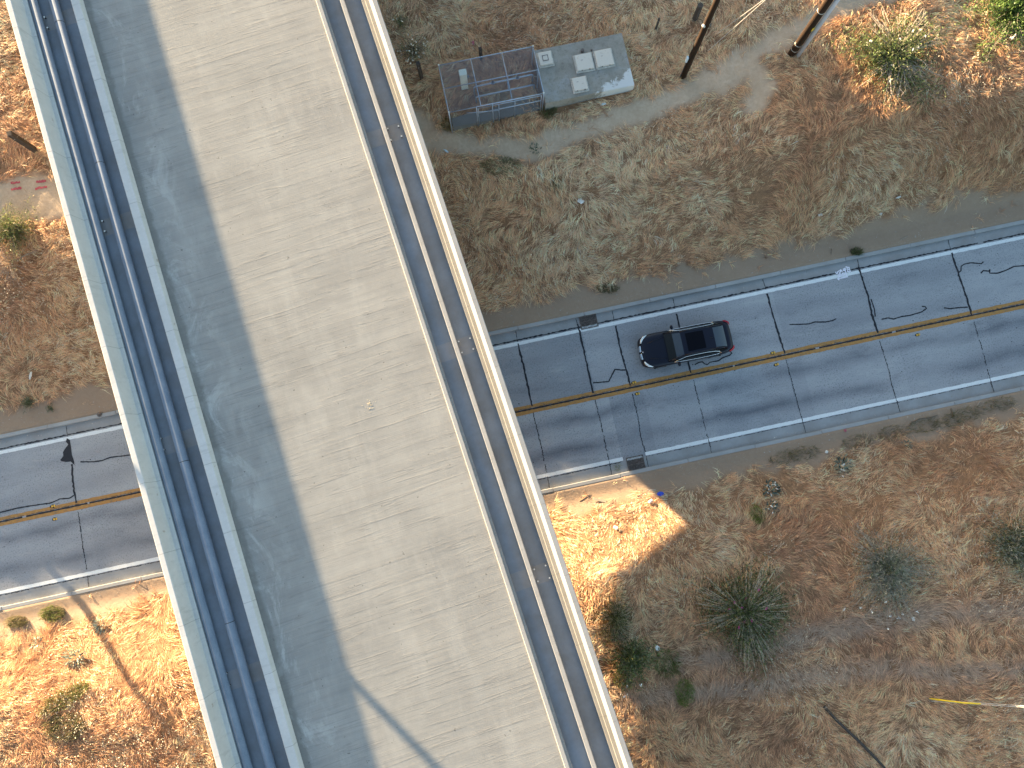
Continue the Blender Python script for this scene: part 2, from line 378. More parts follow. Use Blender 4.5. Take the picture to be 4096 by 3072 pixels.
M = {}
def make_materials():
    M['ground'] = mat_ground(); M['road'] = mat_road(); M['deck'] = mat_deck()
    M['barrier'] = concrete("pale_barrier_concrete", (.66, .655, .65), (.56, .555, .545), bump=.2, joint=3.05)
    M['barrier2'] = concrete('sunlit_parapet_concrete', (.37, .375, .385), (.31, .31, .31), bump=.2, joint=3.05)  # same concrete as the left parapet, coloured darker to offset direct sun
    M['slab'] = concrete("slab_concrete", (.40, .39, .37), (.33, .315, .29))
    M['floor'] = concrete("channel_floor_concrete", (.245, .28, .33), (.175, .18, .19))
    M['patch'] = concrete('patched_channel_concrete', (.30, .305, .325), (.22, .205, .19))
    M['tanledge'] = concrete("ledge_concrete", (.30, .29, .275), (.26, .245, .22), bump=.3, joint=3.05)
    M['divider'] = concrete("divider_concrete", (.43, .425, .42), (.36, .35, .34), bump=.2, joint=1.22)
    M['pad'] = concrete('dark_pad_concrete', (.22, .225, .235), (.16, .15, .14))  # darker grey than the slab and kerb concrete
    M['gutter'] = concrete("gutter_concrete", (.36, .37, .385), (.26, .25, .24))
    M['kerb'] = concrete("kerb_concrete", (.40, .405, .41), (.31, .30, .29))
    k = NB("grey_pipe_plastic"); f = k.noise(3, 6, .65, k.map((1, .4, 1)))
    M['pipe'] = k.out(k.mix(k.ramp(k.noise(40, 3), [(.52, 0.0), (.72, .5)]), k.ramp(f, [(.3, (.17, .205, .265)), (.7, (.27, .305, .365))]), (.36, .40, .46)), .9, 0, .08)
    M['sealant'] = simple("black_crack_sealant", (.012, .012, .018), .6)
    k = NB("white_road_paint"); f = k.noise(14, 6, .7)
    M['white'] = k.out(k.ramp(f, [(.32, (.34, .35, .37)), (.43, (.70, .725, .735))]), .7)
    k = NB("yellow_road_paint"); f = k.noise(10, 7, .75, k.map((.5, 1, 1)))
    M['yellow'] = k.out(k.ramp(f, [(.34, (.17, .14, .10)), (.5, (.40, .20, .056)), (.75, (.47, .27, .105))]), .75)
    M['stripe_black'] = simple("black_stripe_paint", (.022, .02, .025), .7, var=.5, scale=20)
    M['graffiti'] = simple("white_spray_paint", (.78, .76, .84), .8, var=.1)
    M['redpaint'] = simple("red_spray_paint", (.42, .075, .09), .85, var=.4, scale=25)
    M['grass'] = foliage_mat("dry_grass_blades", .12)
    M['leaf'] = foliage_mat("leaf_surface", .28)
    M['petal'] = foliage_mat("petal_surface", .3)
    M['stem'] = simple("woody_stems", (.27, .22, .17), .9)
    M['deadstem'] = simple("bleached_dead_stems", (.40, .34, .28), .9)
    M['palestem'] = simple('pale_bare_stalks', (.52, .44, .33), .85, var=.4)
    M['darkstem'] = simple("dark_green_stems", (.15, .15, .095), .85)
    k = NB("creosoted_pole_wood"); f = k.noise(2, 7, .7, k.map((9, 9, .25)))
    k.bump(f, .6, .03)
    M['polewood'] = k.out(k.ramp(f, [(.3, (.014, .010, .008)), (.7, (.06, .033, .019))]), .9, 0, .15)
    k = NB("weathered_post_wood"); f = k.noise(2, 7, .7, k.map((10, 10, .5))); k.bump(f, .5, .02)
    M['postwood'] = k.out(k.ramp(f, [(.3, (.035, .031, .029)), (.7, (.12, .10, .088))]), .95, 0, .1)
    M['plank'] = simple("bleached_plank", (.62, .52, .36), .9)
    M['galv'] = simple("galvanised_steel", (.36, .43, .55), .38, .55, .5)
    M['mesh'] = simple("chain_link_wire", (.17, .195, .24), .45, .35, .5)
    M['cabinet'] = simple("pale_green_cabinet_paint", (.80, .84, .78), .5, var=.05)
    M['cast'] = simple("rusty_cast_iron", (.15, .125, .115), .7, .3, var=.4)
    M['drainshade'] = simple("black_drain_shade", (.006, .006, .007), .9)
    M['bluegrey'] = simple("dark_painted_valve", (.16, .19, .26), .5)
    k = NB("stained_vault_concrete"); p = k.obj(); a = k.noise(.9, 7, .7); b = k.noise(6, 8, .75); c = k.noise(40, 4, .7)
    base = k.ramp(a, [(.3, (.22, .205, .18)), (.52, (.30, .285, .255)), (.7, (.33, .335, .34))])
    base = k.mix(k.ramp(b, [(.5, 0.0), (.68, .7)]), base, (.15, .135, .115))
    base = k.mix(k.ramp(c, [(.58, 0.0), (.72, .6)]), base, (.11, .10, .09))
    x = k.sep(p)
    corner = k.math('ADD', k.math('MULTIPLY', x[0], .22), k.math('MULTIPLY', x[1], -.42))
    wm = k.ramp(k.math('ADD', corner, k.math('MULTIPLY', k.math('SUBTRACT', k.noise(2.2, 7, .7, None, .4), .5), 1.0)), [(.70, 0.0), (.78, 1.0)])
    base = k.mix(k.math('MULTIPLY', wm, .85), base, (.62, .63, .63))
    fr = k.ramp(x[2], [(.0, 1.0), (.01, 1.0)]); k.bump(b, .3, .01)
    M['vault'] = k.out(base, .9, 0, .2)
    k = NB("hatch_steel_paint"); b = k.noise(7, 7, .75); c = k.noise(30, 4, .7)
    base = k.mix(k.ramp(b, [(.58, 0.0), (.72, .7)]), (.60, .545, .48), (.34, .24, .165))
    base = k.mix(k.ramp(c, [(.64, 0.0), (.74, .6)]), base, (.20, .13, .085))
    M['hatch'] = k.out(base, .6, 0, .4)
    M['hatchrim'] = simple("hatch_rim_concrete", (.46, .43, .39), .8, var=.3)
    k = NB("black_car_paint"); k.b.inputs["Coat Weight"].default_value = .22; k.b.inputs["Coat Roughness"].default_value = .05
    M['paint'] = k.out((.0045, .0055, .016), .3, 0, .22)
    M['glass'] = simple("dark_tinted_glass", (.006, .007, .008), .05, 0, .22, var=.02)
    M['glass2'] = simple("bluish_glass", (.030, .042, .060), .1, 0, .6, var=.05)  # rear window, and the painted sky reflection on the windscreen
    M['sunroof'] = simple("black_sunroof_glass", (.003, .003, .006), .12, 0, .12, var=.02)
    M['chrome'] = simple("chrome_trim", (.80, .80, .82), .16, 1.0, .5, var=.02)
    M['lamp'] = simple("clear_headlamp_lens", (.74, .78, .80), .12, .2, .6, var=.03)
    M['tail'] = simple("red_lamp_lens", (.40, .008, .025), .2, 0, .6, var=.05)
    M['tyre'] = simple("tyre_rubber", (.02, .02, .021), .85)
    M['rim'] = simple("alloy_rim", (.30, .30, .31), .35, .8)
    M['blackplastic'] = simple("black_plastic", (.012, .012, .013), .5)
    M['yellowlens'] = simple("yellow_reflector", (.70, .42, .06), .35, var=.15)
    M['blue'] = simple("blue_cloth", (.03, .08, .55), .7)
    M['paper'] = simple("white_paper", (.70, .69, .65), .85, var=.08)
    M['pinkcan'] = simple("pink_can", (.45, .12, .15), .5)
    M['bottle'] = simple("pale_plastic", (.55, .66, .74), .3, 0, .5, var=.06)
    M['yellowplastic'] = simple("yellow_guard_plastic", (.85, .60, .03), .45, var=.06)
    M['wire'] = simple("steel_guy_strand", (.62, .60, .56), .4, .4)
    M['conduit'] = simple("grey_pvc_conduit", (.52, .56, .66), .45, var=.05)
    M['twig'] = simple("dry_twig", (.19, .145, .105), .95)
    M['stone'] = simple("gravel_stones", (.34, .31, .28), .9, var=.5, scale=3)
make_materials()

# ================================================================== SETTING
def build_ground():
    def axis(a, b, far):
        c = np.arange(a, b + 1e-6, .22)
        o1 = a - np.geomspace(.5, far, 16)[::-1]; o2 = b + np.geomspace(.5, far, 16)
        return np.concatenate([o1, c, o2])
    S = axis(-44, 40, 420)
    Vn = np.concatenate([-4.49 - np.concatenate([[0.0], np.arange(.18, 24, .22), 24 + np.geomspace(.5, 420, 16)])[::-1], [-4.45, 0, 4.45], 4.49 + np.concatenate([[0.0], np.arange(.18, 34, .22), 34 + np.geomspace(.5, 420, 16)])])
    ss, vv = np.meshgrid(S, Vn, indexing='ij'); x, y = from_sv(ss, vv)
    z = terrain(x, y); b = bare(x, y)
    V = np.c_[x.ravel(), y.ravel(), z.ravel()]
    nj = len(Vn); i, j = np.meshgrid(np.arange(len(S) - 1), np.arange(nj - 1), indexing='ij'); a = (i * nj + j).ravel()
    loops = np.c_[a, a + nj, a + nj + 1, a + 1].ravel(); n = len(a)
    col = np.ones((len(V), 4)); col[:, 0] = b.ravel(); col[:, 1] = (np.abs(vv) < 8).ravel()
    me = np_mesh("ground", V, loops, np.arange(n) * 4, np.full(n, 4), col)
    me.polygons.foreach_set("use_smooth", [True] * n)
    tag(link("ground", me, M['ground']), kind="structure")
build_ground()

def road_obj(o, z=0.0):
    o.location = (RO[0], RO[1], z); o.rotation_euler = (0, 0, RA); return o
S0, S1 = -160, 160
road_obj(tag(MB().poly([(S0, -3.74), (S1, -3.74), (S1, 3.74), (S0, 3.74)], -.09, 0.0).build("road", M['road']), kind="structure"))
g = MB()
for sg in (1, -1):
    prof = [(sg * 3.745, -.09), (sg * 3.745, -.002), (sg * 4.335, -.03), (sg * 4.335, -.09)]
    n0 = len(g.v); vs = [(S0, a, b) for a, b in prof] + [(S1, a, b) for a, b in prof]
    g.add(vs, [(0, 1, 2, 3), (7, 6, 5, 4), (0, 4, 5, 1), (1, 5, 6, 2), (2, 6, 7, 3), (3, 7, 4, 0)])
road_obj(tag(g.build("gutter", M['gutter']), kind="structure"))
g = MB(); s = S0
while s < S1:                        # kerb stones with open joints
    e = s + 3.66
    for sg in (1, -1):
        a, b = sorted((sg * 4.337, sg * 4.53)); zt = .12 + random.uniform(-.006, .006); j = random.uniform(-.008, .008)
        g.box(((s + e) / 2, (a + b) / 2 + j, (zt - .10) / 2), (e - s - .018, b - a, zt + .10), bev=.018)
    s = e
road_obj(tag(g.build("kerb", M['kerb']), kind="structure"))

def ribbon(mb, pts, wd, z, jit=0.0, n_sub=6, gap=0.0, minw=.4):
    """flat ribbon along a polyline with a wandering width (local road coordinates)"""
    P = []
    for (a, b) in zip(pts[:-1], pts[1:]):
        L = math.hypot(b[0] - a[0], b[1] - a[1]); k = max(1, int(L / max(.06, wd * 1.2)))
        for i in range(k): t = i / k; P.append((a[0] + (b[0] - a[0]) * t, a[1] + (b[1] - a[1]) * t))
    P.append(pts[-1]); L = []; R = []
    for i, p in enumerate(P):
        a = P[max(0, i - 1)]; b = P[min(len(P) - 1, i + 1)]
        d = Vector((b[0] - a[0], b[1] - a[1])); d.normalize(); nx, ny = -d.y, d.x
        off = random.uniform(-jit, jit); h = wd / 2 * random.uniform(minw, 1.25)
        L.append((p[0] + nx * (h + off), p[1] + ny * (h + off), z)); R.append((p[0] - nx * (h - off), p[1] - ny * (h - off), z))
    n = len(P); fs = []; skip = 0
    for i in range(n - 1):
        if skip > 0: skip -= 1; continue
        if random.random() < gap: skip = random.randint(1, 3)
        fs.append((i, i + 1, n + i + 1, n + i))
    mb.add(L + R, fs)
def sv_px(px, py): p = W(px, py, 0); return tuple(float(q) for q in to_sv(p[0], p[1]))

mk = MB()
for v in (3.60, -3.62):
    if v > 0: spans = [(S0, S1)]
    else: spans = [(S0, 5.02), (6.25, S1)]
    for a, b in spans: ribbon(mk, [(a, v), (b, v)], .165, .004, .003, minw=.98)
road_obj(tag(mk.build("edge_line", M['white']), kind="structure"))
mk = MB()
for v, wd in ((.135, .17), (-.145, .17)): ribbon(mk, [(-60, v), (60, v)], wd, .004, .004, minw=.95)
road_obj(tag(mk.build("centre_line", M['yellow']), kind="structure"))
mk = MB()
ribbon(mk, [(-60, -.012), (60, -.012)], .085, .0045, .004, gap=.02, minw=.8)
ribbon(mk, [(-60, .062), (60, .062)], .018, .0082, .006, gap=.2)
road_obj(tag(mk.build("centre_stripe", M['stripe_black']), kind="structure"))

def zpx(ox, oy, sc, pts): return [sv_px(ox + x / sc, oy + y / sc) for x, y in pts]
cr = MB(); Z = .0085
A = (1800, 1000, 1.8433); B = (2400, 1200, 3.456); C_ = (2900, 800, 1.8437); D = (0, 1500, 2.16)
upper = [zpx(*A, [(500, 690), (520, 770), (545, 870), (575, 1010), (605, 1150)]), zpx(*A, [(940, 545), (960, 620), (1000, 800), (1025, 920), (1055, 1055)]),
         zpx(*A, [(1220, 560), (1265, 770), (1300, 880), (1330, 1000)]), zpx(*A, [(1668, 470), (1690, 560), (1725, 690), (1755, 820), (1775, 905)]),
         zpx(*C_, [(310, 690), (345, 820), (390, 970), (440, 1130)]), zpx(*C_, [(985, 490), (1000, 540), (1055, 710), (1085, 850), (1130, 980)]),
         zpx(*C_, [(1670, 390), (1730, 570), (1775, 700), (1820, 850)]), zpx(*D, [(620, 770), (628, 880), (640, 1000), (660, 1105)])]
for p in upper: ribbon(cr, p, .098, Z, .02, minw=.6)
for p in upper[5:6]: ribbon(cr, zpx(*C_, [(1080, 840), (1100, 900), (1125, 975)]), .12, Z + .0003, .03, minw=.3)
lower_ = [zpx(*A, [(612, 1200), (650, 1360), (680, 1480), (712, 1640)]), zpx(*A, [(1070, 1105), (1125, 1330), (1150, 1450), (1180, 1590)]),
          zpx(*A, [(1345, 1060), (1385, 1230), (1410, 1390), (1440, 1490)]), zpx(*A, [(1795, 960), (1850, 1180), (1885, 1330), (1920, 1450)]),
          zpx(*C_, [(450, 1180), (500, 1370), (535, 1500), (575, 1640)]), zpx(*C_, [(1140, 1040), (1200, 1230), (1240, 1400), (1275, 1510)]),
          zpx(*C_, [(1835, 900), (1890, 1080), (1930, 1230), (1970, 1380)]), zpx(*D, [(675, 1180), (705, 1390), (725, 1540), (750, 1680)])]
for p in lower_: ribbon(cr, p, .05, Z, .025, gap=.04, minw=.25)
for p in upper + lower_:                       # the joints run on through the gutters
    s_ = p[0][0] if p[0][1] > 0 else p[-1][0]; sg = 1 if p[0][1] > 0 else -1
    ribbon(cr, [(s_, sg * 3.7), (s_ + random.uniform(-.04, .04), sg * 4.3)], .035, .006, .012, minw=.4)
sq = [zpx(*A, [(1055, 980), (1110, 975), (1170, 970), (1190, 930), (1215, 880), (1260, 885), (1295, 885)]),
      zpx(*B, [(1310, 895), (1360, 865), (1415, 855), (1450, 885), (1490, 890), (1520, 860), (1640, 840), (1690, 800), (1790, 765), (1820, 735), (1800, 710), (1750, 705), (1690, 735)]),
      zpx(*C_, [(475, 918), (560, 917), (620, 913), (660, 900), (740, 900), (790, 890), (820, 875)]),
      zpx(*C_, [(1155, 880), (1200, 870), (1245, 878), (1300, 860), (1370, 850), (1450, 825), (1485, 800), (1475, 785), (1450, 785)]),
      zpx(*C_, [(1615, 795), (1660, 802), (1710, 795), (1790, 790)]), zpx(*C_, [(1722, 535), (1740, 520), (1740, 490), (1760, 475), (1810, 463), (1890, 470), (1905, 455)]),
      zpx(*C_, [(1885, 540), (1905, 520), (1945, 525), (1955, 510), (1950, 540), (2010, 540), (2070, 520), (2130, 490), (2205, 485), (2300, 470)]),
      zpx(*C_, [(1075, 730), (1100, 800), (1108, 860)]), zpx(*D, [(-60, 1195), (0, 1188), (150, 1150), (300, 1125), (440, 1105), (520, 1070), (600, 1065), (640, 1040)]),
      zpx(*D, [(695, 750), (810, 750), (880, 740), (960, 710), (1050, 700), (1130, 690), (1200, 690)])]
for p in sq: ribbon(cr, p, .062, Z + .0006, .005, minw=.85)
blob = zpx(*D, [(578, 545), (570, 575), (590, 600), (560, 640), (545, 665), (548, 700), (520, 735), (532, 745), (570, 752), (612, 748), (645, 778), (640, 740), (622, 690), (615, 620), (604, 560)])
cr.add([(a, b, Z + .0003) for a, b in blob], [tuple(range(len(blob)))])
for a, b in ((S0, -2.0), (-1.9, 6.2), (6.2, 60)):              # sealed seam between slab and gutter
    ribbon(cr, [(max(a, -60), 3.79), (b, 3.79)], .085 if b > -2 else .075, .0065, .018, gap=.012, minw=.3)
ribbon(cr, [(-60, -3.765), (4.9, -3.765)], .045, .0062, .02, gap=.12, minw=.2)
ribbon(cr, [(6.4, -3.755), (60, -3.755)], .03, .0062, .016, gap=.22, minw=.2)
for _ in range(150):                                             # loose tar spots
    s_ = random.uniform(-30, 32); v_ = random.choice((random.uniform(-.4, .4), random.uniform(-3.4, 3.4)))
    r_ = random.uniform(.012, .035); n_ = random.randint(5, 8)
    cr.add([(s_ + r_ * random.uniform(.5, 1.4) * math.cos(6.283 * i / n_), v_ + r_ * random.uniform(.4, 1.2) * math.sin(6.283 * i / n_), .0086) for i in range(n_)], [tuple(range(n_))])
road_obj(tag(cr.build("crack_sealant", M['sealant'], fixn=False), kind="structure"))

# sprayed survey mark on the gutter: USA / RAD with an arrow and an 8
gr = MB(); E0 = (3280, 1020, 11.06)
strokes = [[(680, 745), (720, 820), (770, 810), (770, 720)], [(870, 690), (820, 715), (830, 760), (885, 770), (880, 820), (830, 830)],
           [(900, 640), (960, 735)], [(900, 640), (905, 760)], [(905, 640), (1000, 745)], [(905, 715), (960, 700)],
           [(1040, 720), (1020, 620), (1090, 590), (1160, 640)], [(1090, 620), (1190, 970)], [(1040, 690), (1090, 680)],
           [(1120, 540), (1200, 530)], [(1200, 560), (1290, 550), (1305, 610), (1210, 640), (1200, 560)], [(1210, 640), (1300, 650), (1345, 740), (1220, 730), (1210, 640)],
           [(800, 960), (790, 880), (850, 870), (860, 910), (800, 925)], [(820, 925), (870, 970)], [(900, 960), (910, 850), (970, 920)], [(905, 920), (950, 905)],
           [(1010, 930), (990, 800), (1060, 790), (1085, 850), (1010, 930)], [(760, 1040), (850, 1110)], [(770, 1060), (850, 1020)], [(850, 1045), (1000, 1010), (1230, 955)]]
for k_, st in enumerate(strokes): ribbon(gr, zpx(*E0, st), .062, .0105 + .00015 * k_, .004, minw=.9)
road_obj(tag(gr.build("painted_survey_mark", M['graffiti'], fixn=False), kind="structure"))
# red dashes sprayed on the path
rd = MB()
for (x0, y0, x1, y1) in ((45, 734, 82, 729), (46, 759, 88, 752), (146, 729, 186, 724), (142, 756, 190, 747)):
    P0, P1 = G(x0, y0), G(x1, y1); d = (P1 - P0); nx = Vector((-d.y, d.x, 0)).normalized()
    vs = []; n_ = 9
    for i in range(n_):
        for sgn in (1, -1):
            q = P0 + d * (i / (n_ - 1)) + nx * sgn * random.uniform(.03, .085); vs.append((q.x, q.y, tz(q.x, q.y) + .035))
    rd.add(vs, [(2 * i, 2 * i + 1, 2 * i + 3, 2 * i + 2) for i in range(n_ - 1)])
tag(rd.build("painted_red_dashes", M['redpaint'], fixn=False), kind="structure")

# ================================================================== BRIDGE
Y0, Y1 = -75.0, 75.0
def bridge():
    root = empty("concrete_bridge", (BO[0], BO[1], 0), BA, "long pale concrete bridge deck crossing above the road with pipe trench and drain channels", "bridge")
    def part(name, prof, mat, ny=50):
        return MB().prism(prof, Y0, Y1, ny).build(name, mat, root)
    part("slab", [(-13.21, 5.0), (2.675, 5.0), (2.675, 6.55), (-13.21, 6.55)], M['slab'])
    part("roadway_deck", [(-10.72, 6.552), (.29, 6.552), (.29, 7.0), (.182, 7.0), (-10.26, 7.0), (-10.72, 7.0)], M['deck'], 1)
    part("raised_kerb", [(-10.716, 7.001), (-10.262, 7.001), (-10.262, 7.02), (-10.325, 7.30), (-10.345, 7.315), (-10.66, 7.315), (-10.70, 7.295), (-10.716, 7.2)], M['barrier'], 1)
    part("trench_floor", [(-12.70, 6.553), (-10.722, 6.553), (-10.722, 6.75), (-12.70, 6.75)], M['floor'], 1)
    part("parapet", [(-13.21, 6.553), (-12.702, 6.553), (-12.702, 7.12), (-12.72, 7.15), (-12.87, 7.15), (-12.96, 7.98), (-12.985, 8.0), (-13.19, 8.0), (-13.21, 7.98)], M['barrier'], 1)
    part("thin_upstand", [(-.008, 7.001), (.185, 7.001), (.185, 7.07), (.17, 7.085), (.012, 7.085), (-.008, 7.055)], M['divider'], 1)
    part("channel_floor", [(.292, 6.553), (2.0, 6.553), (2.0, 6.74), (1.25, 6.74), (.292, 6.74)], M['floor'], 1)
    part("channel_divider", [(1.055, 6.742), (1.245, 6.742), (1.245, 7.07), (1.232, 7.085), (1.068, 7.085), (1.055, 7.07)], M['divider'], 1)
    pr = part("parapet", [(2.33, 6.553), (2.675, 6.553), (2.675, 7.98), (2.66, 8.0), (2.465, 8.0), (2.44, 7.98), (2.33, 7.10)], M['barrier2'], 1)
    part("ledge", [(2.002, 6.553), (2.328, 6.553), (2.328, 7.10), (2.165, 7.10), (2.145, 7.06), (2.012, 7.06), (2.002, 7.045)], M['tanledge'], 1)
    for a_, b_ in ((32.8, 74.5), (-74.5, -42)):                       # abutment walls under the deck, beyond the picture
        MB().prism([(-13.0, -1.0), (2.45, -1.0), (2.45, 4.998), (-13.0, 4.998)], a_, b_).build("abutment", M['slab'], root)
    # white-capped anchor stubs in the channels and in the pipe trench
    def loc(px, py, z): p = W(px, py, z); u, v = to_uv(p[0], p[1]); return float(u), float(v)
    for px, py in ((1551, 515), (1594, 505), (1606, 545), (1564, 560), (1835, 1366), (1880, 1353), (1893, 1396), (1848, 1410), (2182, 2262), (2198, 2311), (2137, 2277), (2152, 2325),
                   (178, 69), (190, 111), (409, 884), (419, 925), (643, 1754), (655, 1799), (906, 2694), (918, 2743)):
        u, v = loc(px, py, 6.86)
        if -12.33 < u < -12.25: u = -12.24
        st = MB().tube([(u, v, 6.735), (u, v, 6.86)], .028, 8).build("anchor_stub", M['postwood'], root)
        MB().tube([(u, v, 6.8605), (u, v, 6.885)], .038, 8).build("cap", M['paper'], st)
    # construction joints of the channels: slightly proud patches of newer concrete
    for px, py in ((1580, 530), (1865, 1382), (2168, 2293)):
        u, v = loc(px, py, 6.74)
        m_ = MB()
        for a, b in ((.30, 1.05), (1.252, 1.995)): m_.box(((a + b) / 2, v, 6.7415), (b - a, .78, .007))
        m_.build("joint_patch", M['patch'], root)
    for px, py in ((205, 90), (440, 905), (680, 1778), (930, 2720)):
        u, v = loc(px, py, 6.75); MB().box((-11.71, v, 6.7515), (1.96, .78, .007)).build("joint_patch", M['patch'], root)
    return root
bridge_root = bridge()

def trench_pipe(u, z, r, label, joints):
    root = empty("service_pipe", (BO[0], BO[1], 0), BA, label, "pipe", "grey pipes in the bridge trench")
    MB().tube([(u, Y0, z), (u, Y1, z)], r, 28).build("barrel", M['pipe'], root, smooth=True)
    for px, py in joints:
        p = W(px, py, z + r); _, v = to_uv(p[0], p[1])
        MB().tube([(u, v - .012, z), (u, v + .012, z)], r + .004, 28).build("joint_ring", M['blackplastic'], root, smooth=True)
trench_pipe(-12.515, 6.75 + .185, .182, "blue grey pipe tucked against the outer parapet in the bridge trench", [])
trench_pipe(-11.60, 6.75 + .202, .20, "blue grey pipe in the middle of the bridge trench beside the kerb", [(245, 78), (400, 645), (740, 1843), (915, 2492)])

# ================================================================== GRASS (stuff)
def visible_area(n, m=4.0):
    """random ground points in and just around the picture"""
    s = rng.uniform(-36, 36, n); v = rng.uniform(-25, 31, n); x, y = from_sv(s, v)
    k = (x > -33) & (x < 32) & (y > -20) & (y < 29)
    u, _ = to_uv(x, y); k &= ~((u > -11.5) & (u < 1.0) & (rng.random(n) < .85))
    return x[k], y[k]
VAULT = (4.6, 9.36, 14.9, 17.85); ENCL = (-.26, 4.6, 15.15, 17.7)
def grass_field(name, n, clump, len_rng, h_rng, wid, palette, dens_fn, spread, jitdir, cscale, seed, roll=1.0, up=False):
    x, y = visible_area(n); keep = rng.random(len(x)) < dens_fn(x, y); x = x[keep]; y = y[keep]
    if len(x) == 0: return
    ang = 2 * math.pi * 1.6 * (fbm(x * .16, y * .16, seed) - .5) + 1.6 * (fbm(x * .7, y * .7, seed + 3) - .5) * 3 - .5
    tone = fbm(x * cscale, y * cscale, seed + 7); tone2 = fbm(x * 1.9, y * 1.9, seed + 9)
    ci = np.repeat(np.arange(len(x)), clump); N = len(ci)
    bx = x[ci] + rng.normal(0, spread, N); by = y[ci] + rng.normal(0, spread, N)
    s, v = to_sv(bx, by)
    ok = (np.abs(v) > 4.6) & ~((s > VAULT[0] - .05) & (s < VAULT[1] + .05) & (v > VAULT[2] - .05) & (v < VAULT[3] + .05))
    bx = bx[ok]; by = by[ok]; ci = ci[ok]; N = len(ci)
    a = ang[ci] + rng.normal(0, jitdir, N); dirv = np.c_[np.cos(a), np.sin(a)]
    if up: dirv *= .35
    L = rng.uniform(*len_rng, N) * (.7 + .6 * tone2[ci]); h2 = rng.uniform(*h_rng, N); h1 = h2 * rng.uniform(.7, 1.4, N) + .03
    base = np.c_[bx, by, terrain(bx, by) - .01]
    t = np.clip((tone[ci] - .5) * 1.7 + .52 + rng.normal(0, .16, N), 0, .999) * (len(palette) - 1)
    i0 = t.astype(int); f = (t - i0)[:, None]; pal = np.array(palette)
    col = pal[i0] * (1 - f) + pal[np.minimum(i0 + 1, len(pal) - 1)] * f
    col *= (np.clip(rng.normal(1.0, .24, N), .3, 1.5) * np.clip(rng.normal(1.0, .26, len(x)), .35, 1.55)[ci])[:, None]; tr = np.exp(-(seg_dist(bx, by, TRACK_A) / .55) ** 2) + np.exp(-(seg_dist(bx, by, TRACK_B) / .5) ** 2)
    col = col + (np.array([.56, .43, .33]) * rng.uniform(.6, 1.2, N)[:, None] - col) * (np.clip(tr, 0, 1) * .75)[:, None]
    col = np.minimum(col, .92)
    Vx, lo, st, to, C = blades(base, dirv, L, h1, h2, rng.uniform(.6, 1.3, N) * wid, col, roll)
    tag(link(name, np_mesh(name, Vx, lo, st, to, C), M['grass']), kind="stuff")
PAL = [(.42, .22, .125), (.68, .375, .205), (.86, .48, .262), (.91, .55, .32), (.93, .63, .41)]
PAL_PALE = [(.76, .47, .265), (.88, .59, .36), (.92, .67, .45)]
PAL_RED = [(.38, .205, .118), (.64, .375, .215)]
def d_main(x, y): return (1 - bare(x, y)) * (.28 + .72 * sstep(.36, .58, fbm(x * 2.3, y * 2.3, 41, 3)))
def d_pale(x, y):
    p = .12 + .7 * sstep(.46, .7, fbm(x * .33, y * .33, 51)); e = seg_dist(x, y, PATH_E)
    near = np.exp(-((e - 1.3) / .8) ** 2) * .8
    return (1 - bare(x, y)) * np.clip(p + near, 0, 1)
def d_edge(x, y):
    b = bare(x, y); return np.exp(-((b - .45) / .3) ** 2) * .9 + .05
def d_sparse(x, y):
    b = bare(x, y); s, v = to_sv(x, y); return b * (np.abs(v) > 4.8) * .5 * sstep(.45, .7, fbm(x * .9, y * .9, 61))
def d_brown(x, y): return (1 - bare(x, y)) * sstep(.48, .6, fbm(x * .28, y * .28, 71))
grass_field("dry_grass", 250000, 8, (.22, .6), (.01, .10), .0165, PAL, d_main, .075, .30, .22, 100, roll=.7)
grass_field("pale_straw_grass", 40000, 8, (.28, .65), (.02, .14), .017, PAL_PALE, d_pale, .075, .36, .3, 120, roll=.7)
grass_field("upright_dry_stalks", 32000, 4, (.12, .4), (.12, .32), .02, PAL, d_main, .08, 1.6, .4, 140, up=True)
grass_field("reddish_brown_grass", 15000, 9, (.18, .45), (.02, .13), .018, PAL_RED, d_brown, .09, 1.0, .5, 160)
grass_field("verge_edge_grass", 16000, 7, (.15, .45), (.02, .13), .022, PAL, d_edge, .07, 1.2, .5, 180)
grass_field("sparse_path_grass", 6000, 3, (.08, .28), (.01, .07), .018, PAL, d_sparse, .08, 2.0, .5, 200)
#SEEDHEADS
def seedheads():
    x, y = visible_area(60000); k = rng.random(len(x)) < (1 - bare(x, y)) * sstep(.47, .62, fbm(x * .22 + 3, y * .22, 91)); x = x[k]; y = y[k]; ci = np.repeat(np.arange(len(x)), 4); N = len(ci)
    bx = x[ci] + rng.normal(0, .09, N); by = y[ci] + rng.normal(0, .09, N)
    s, v = to_sv(bx, by); ok = (np.abs(v) > 5.4) & ~((s > 4.5) & (s < 9.5) & (v > 14.8) & (v < 18)); bx = bx[ok]; by = by[ok]; N = len(bx)
    P = np.c_[bx, by, terrain(bx, by) + rng.uniform(.16, .36, N)]; D = rng.normal(size=(N, 3)); D[:, 2] = np.abs(D[:, 2])
    col = np.array([.66, .58, .45]) * rng.uniform(.7, 1.25, N)[:, None]
    tag(link("grass_seedheads", np_mesh("grass_seedheads", *leaves(P, D, rng.uniform(.05, .11, N), rng.uniform(.022, .045, N), col)), M['grass']), kind="stuff")
seedheads()
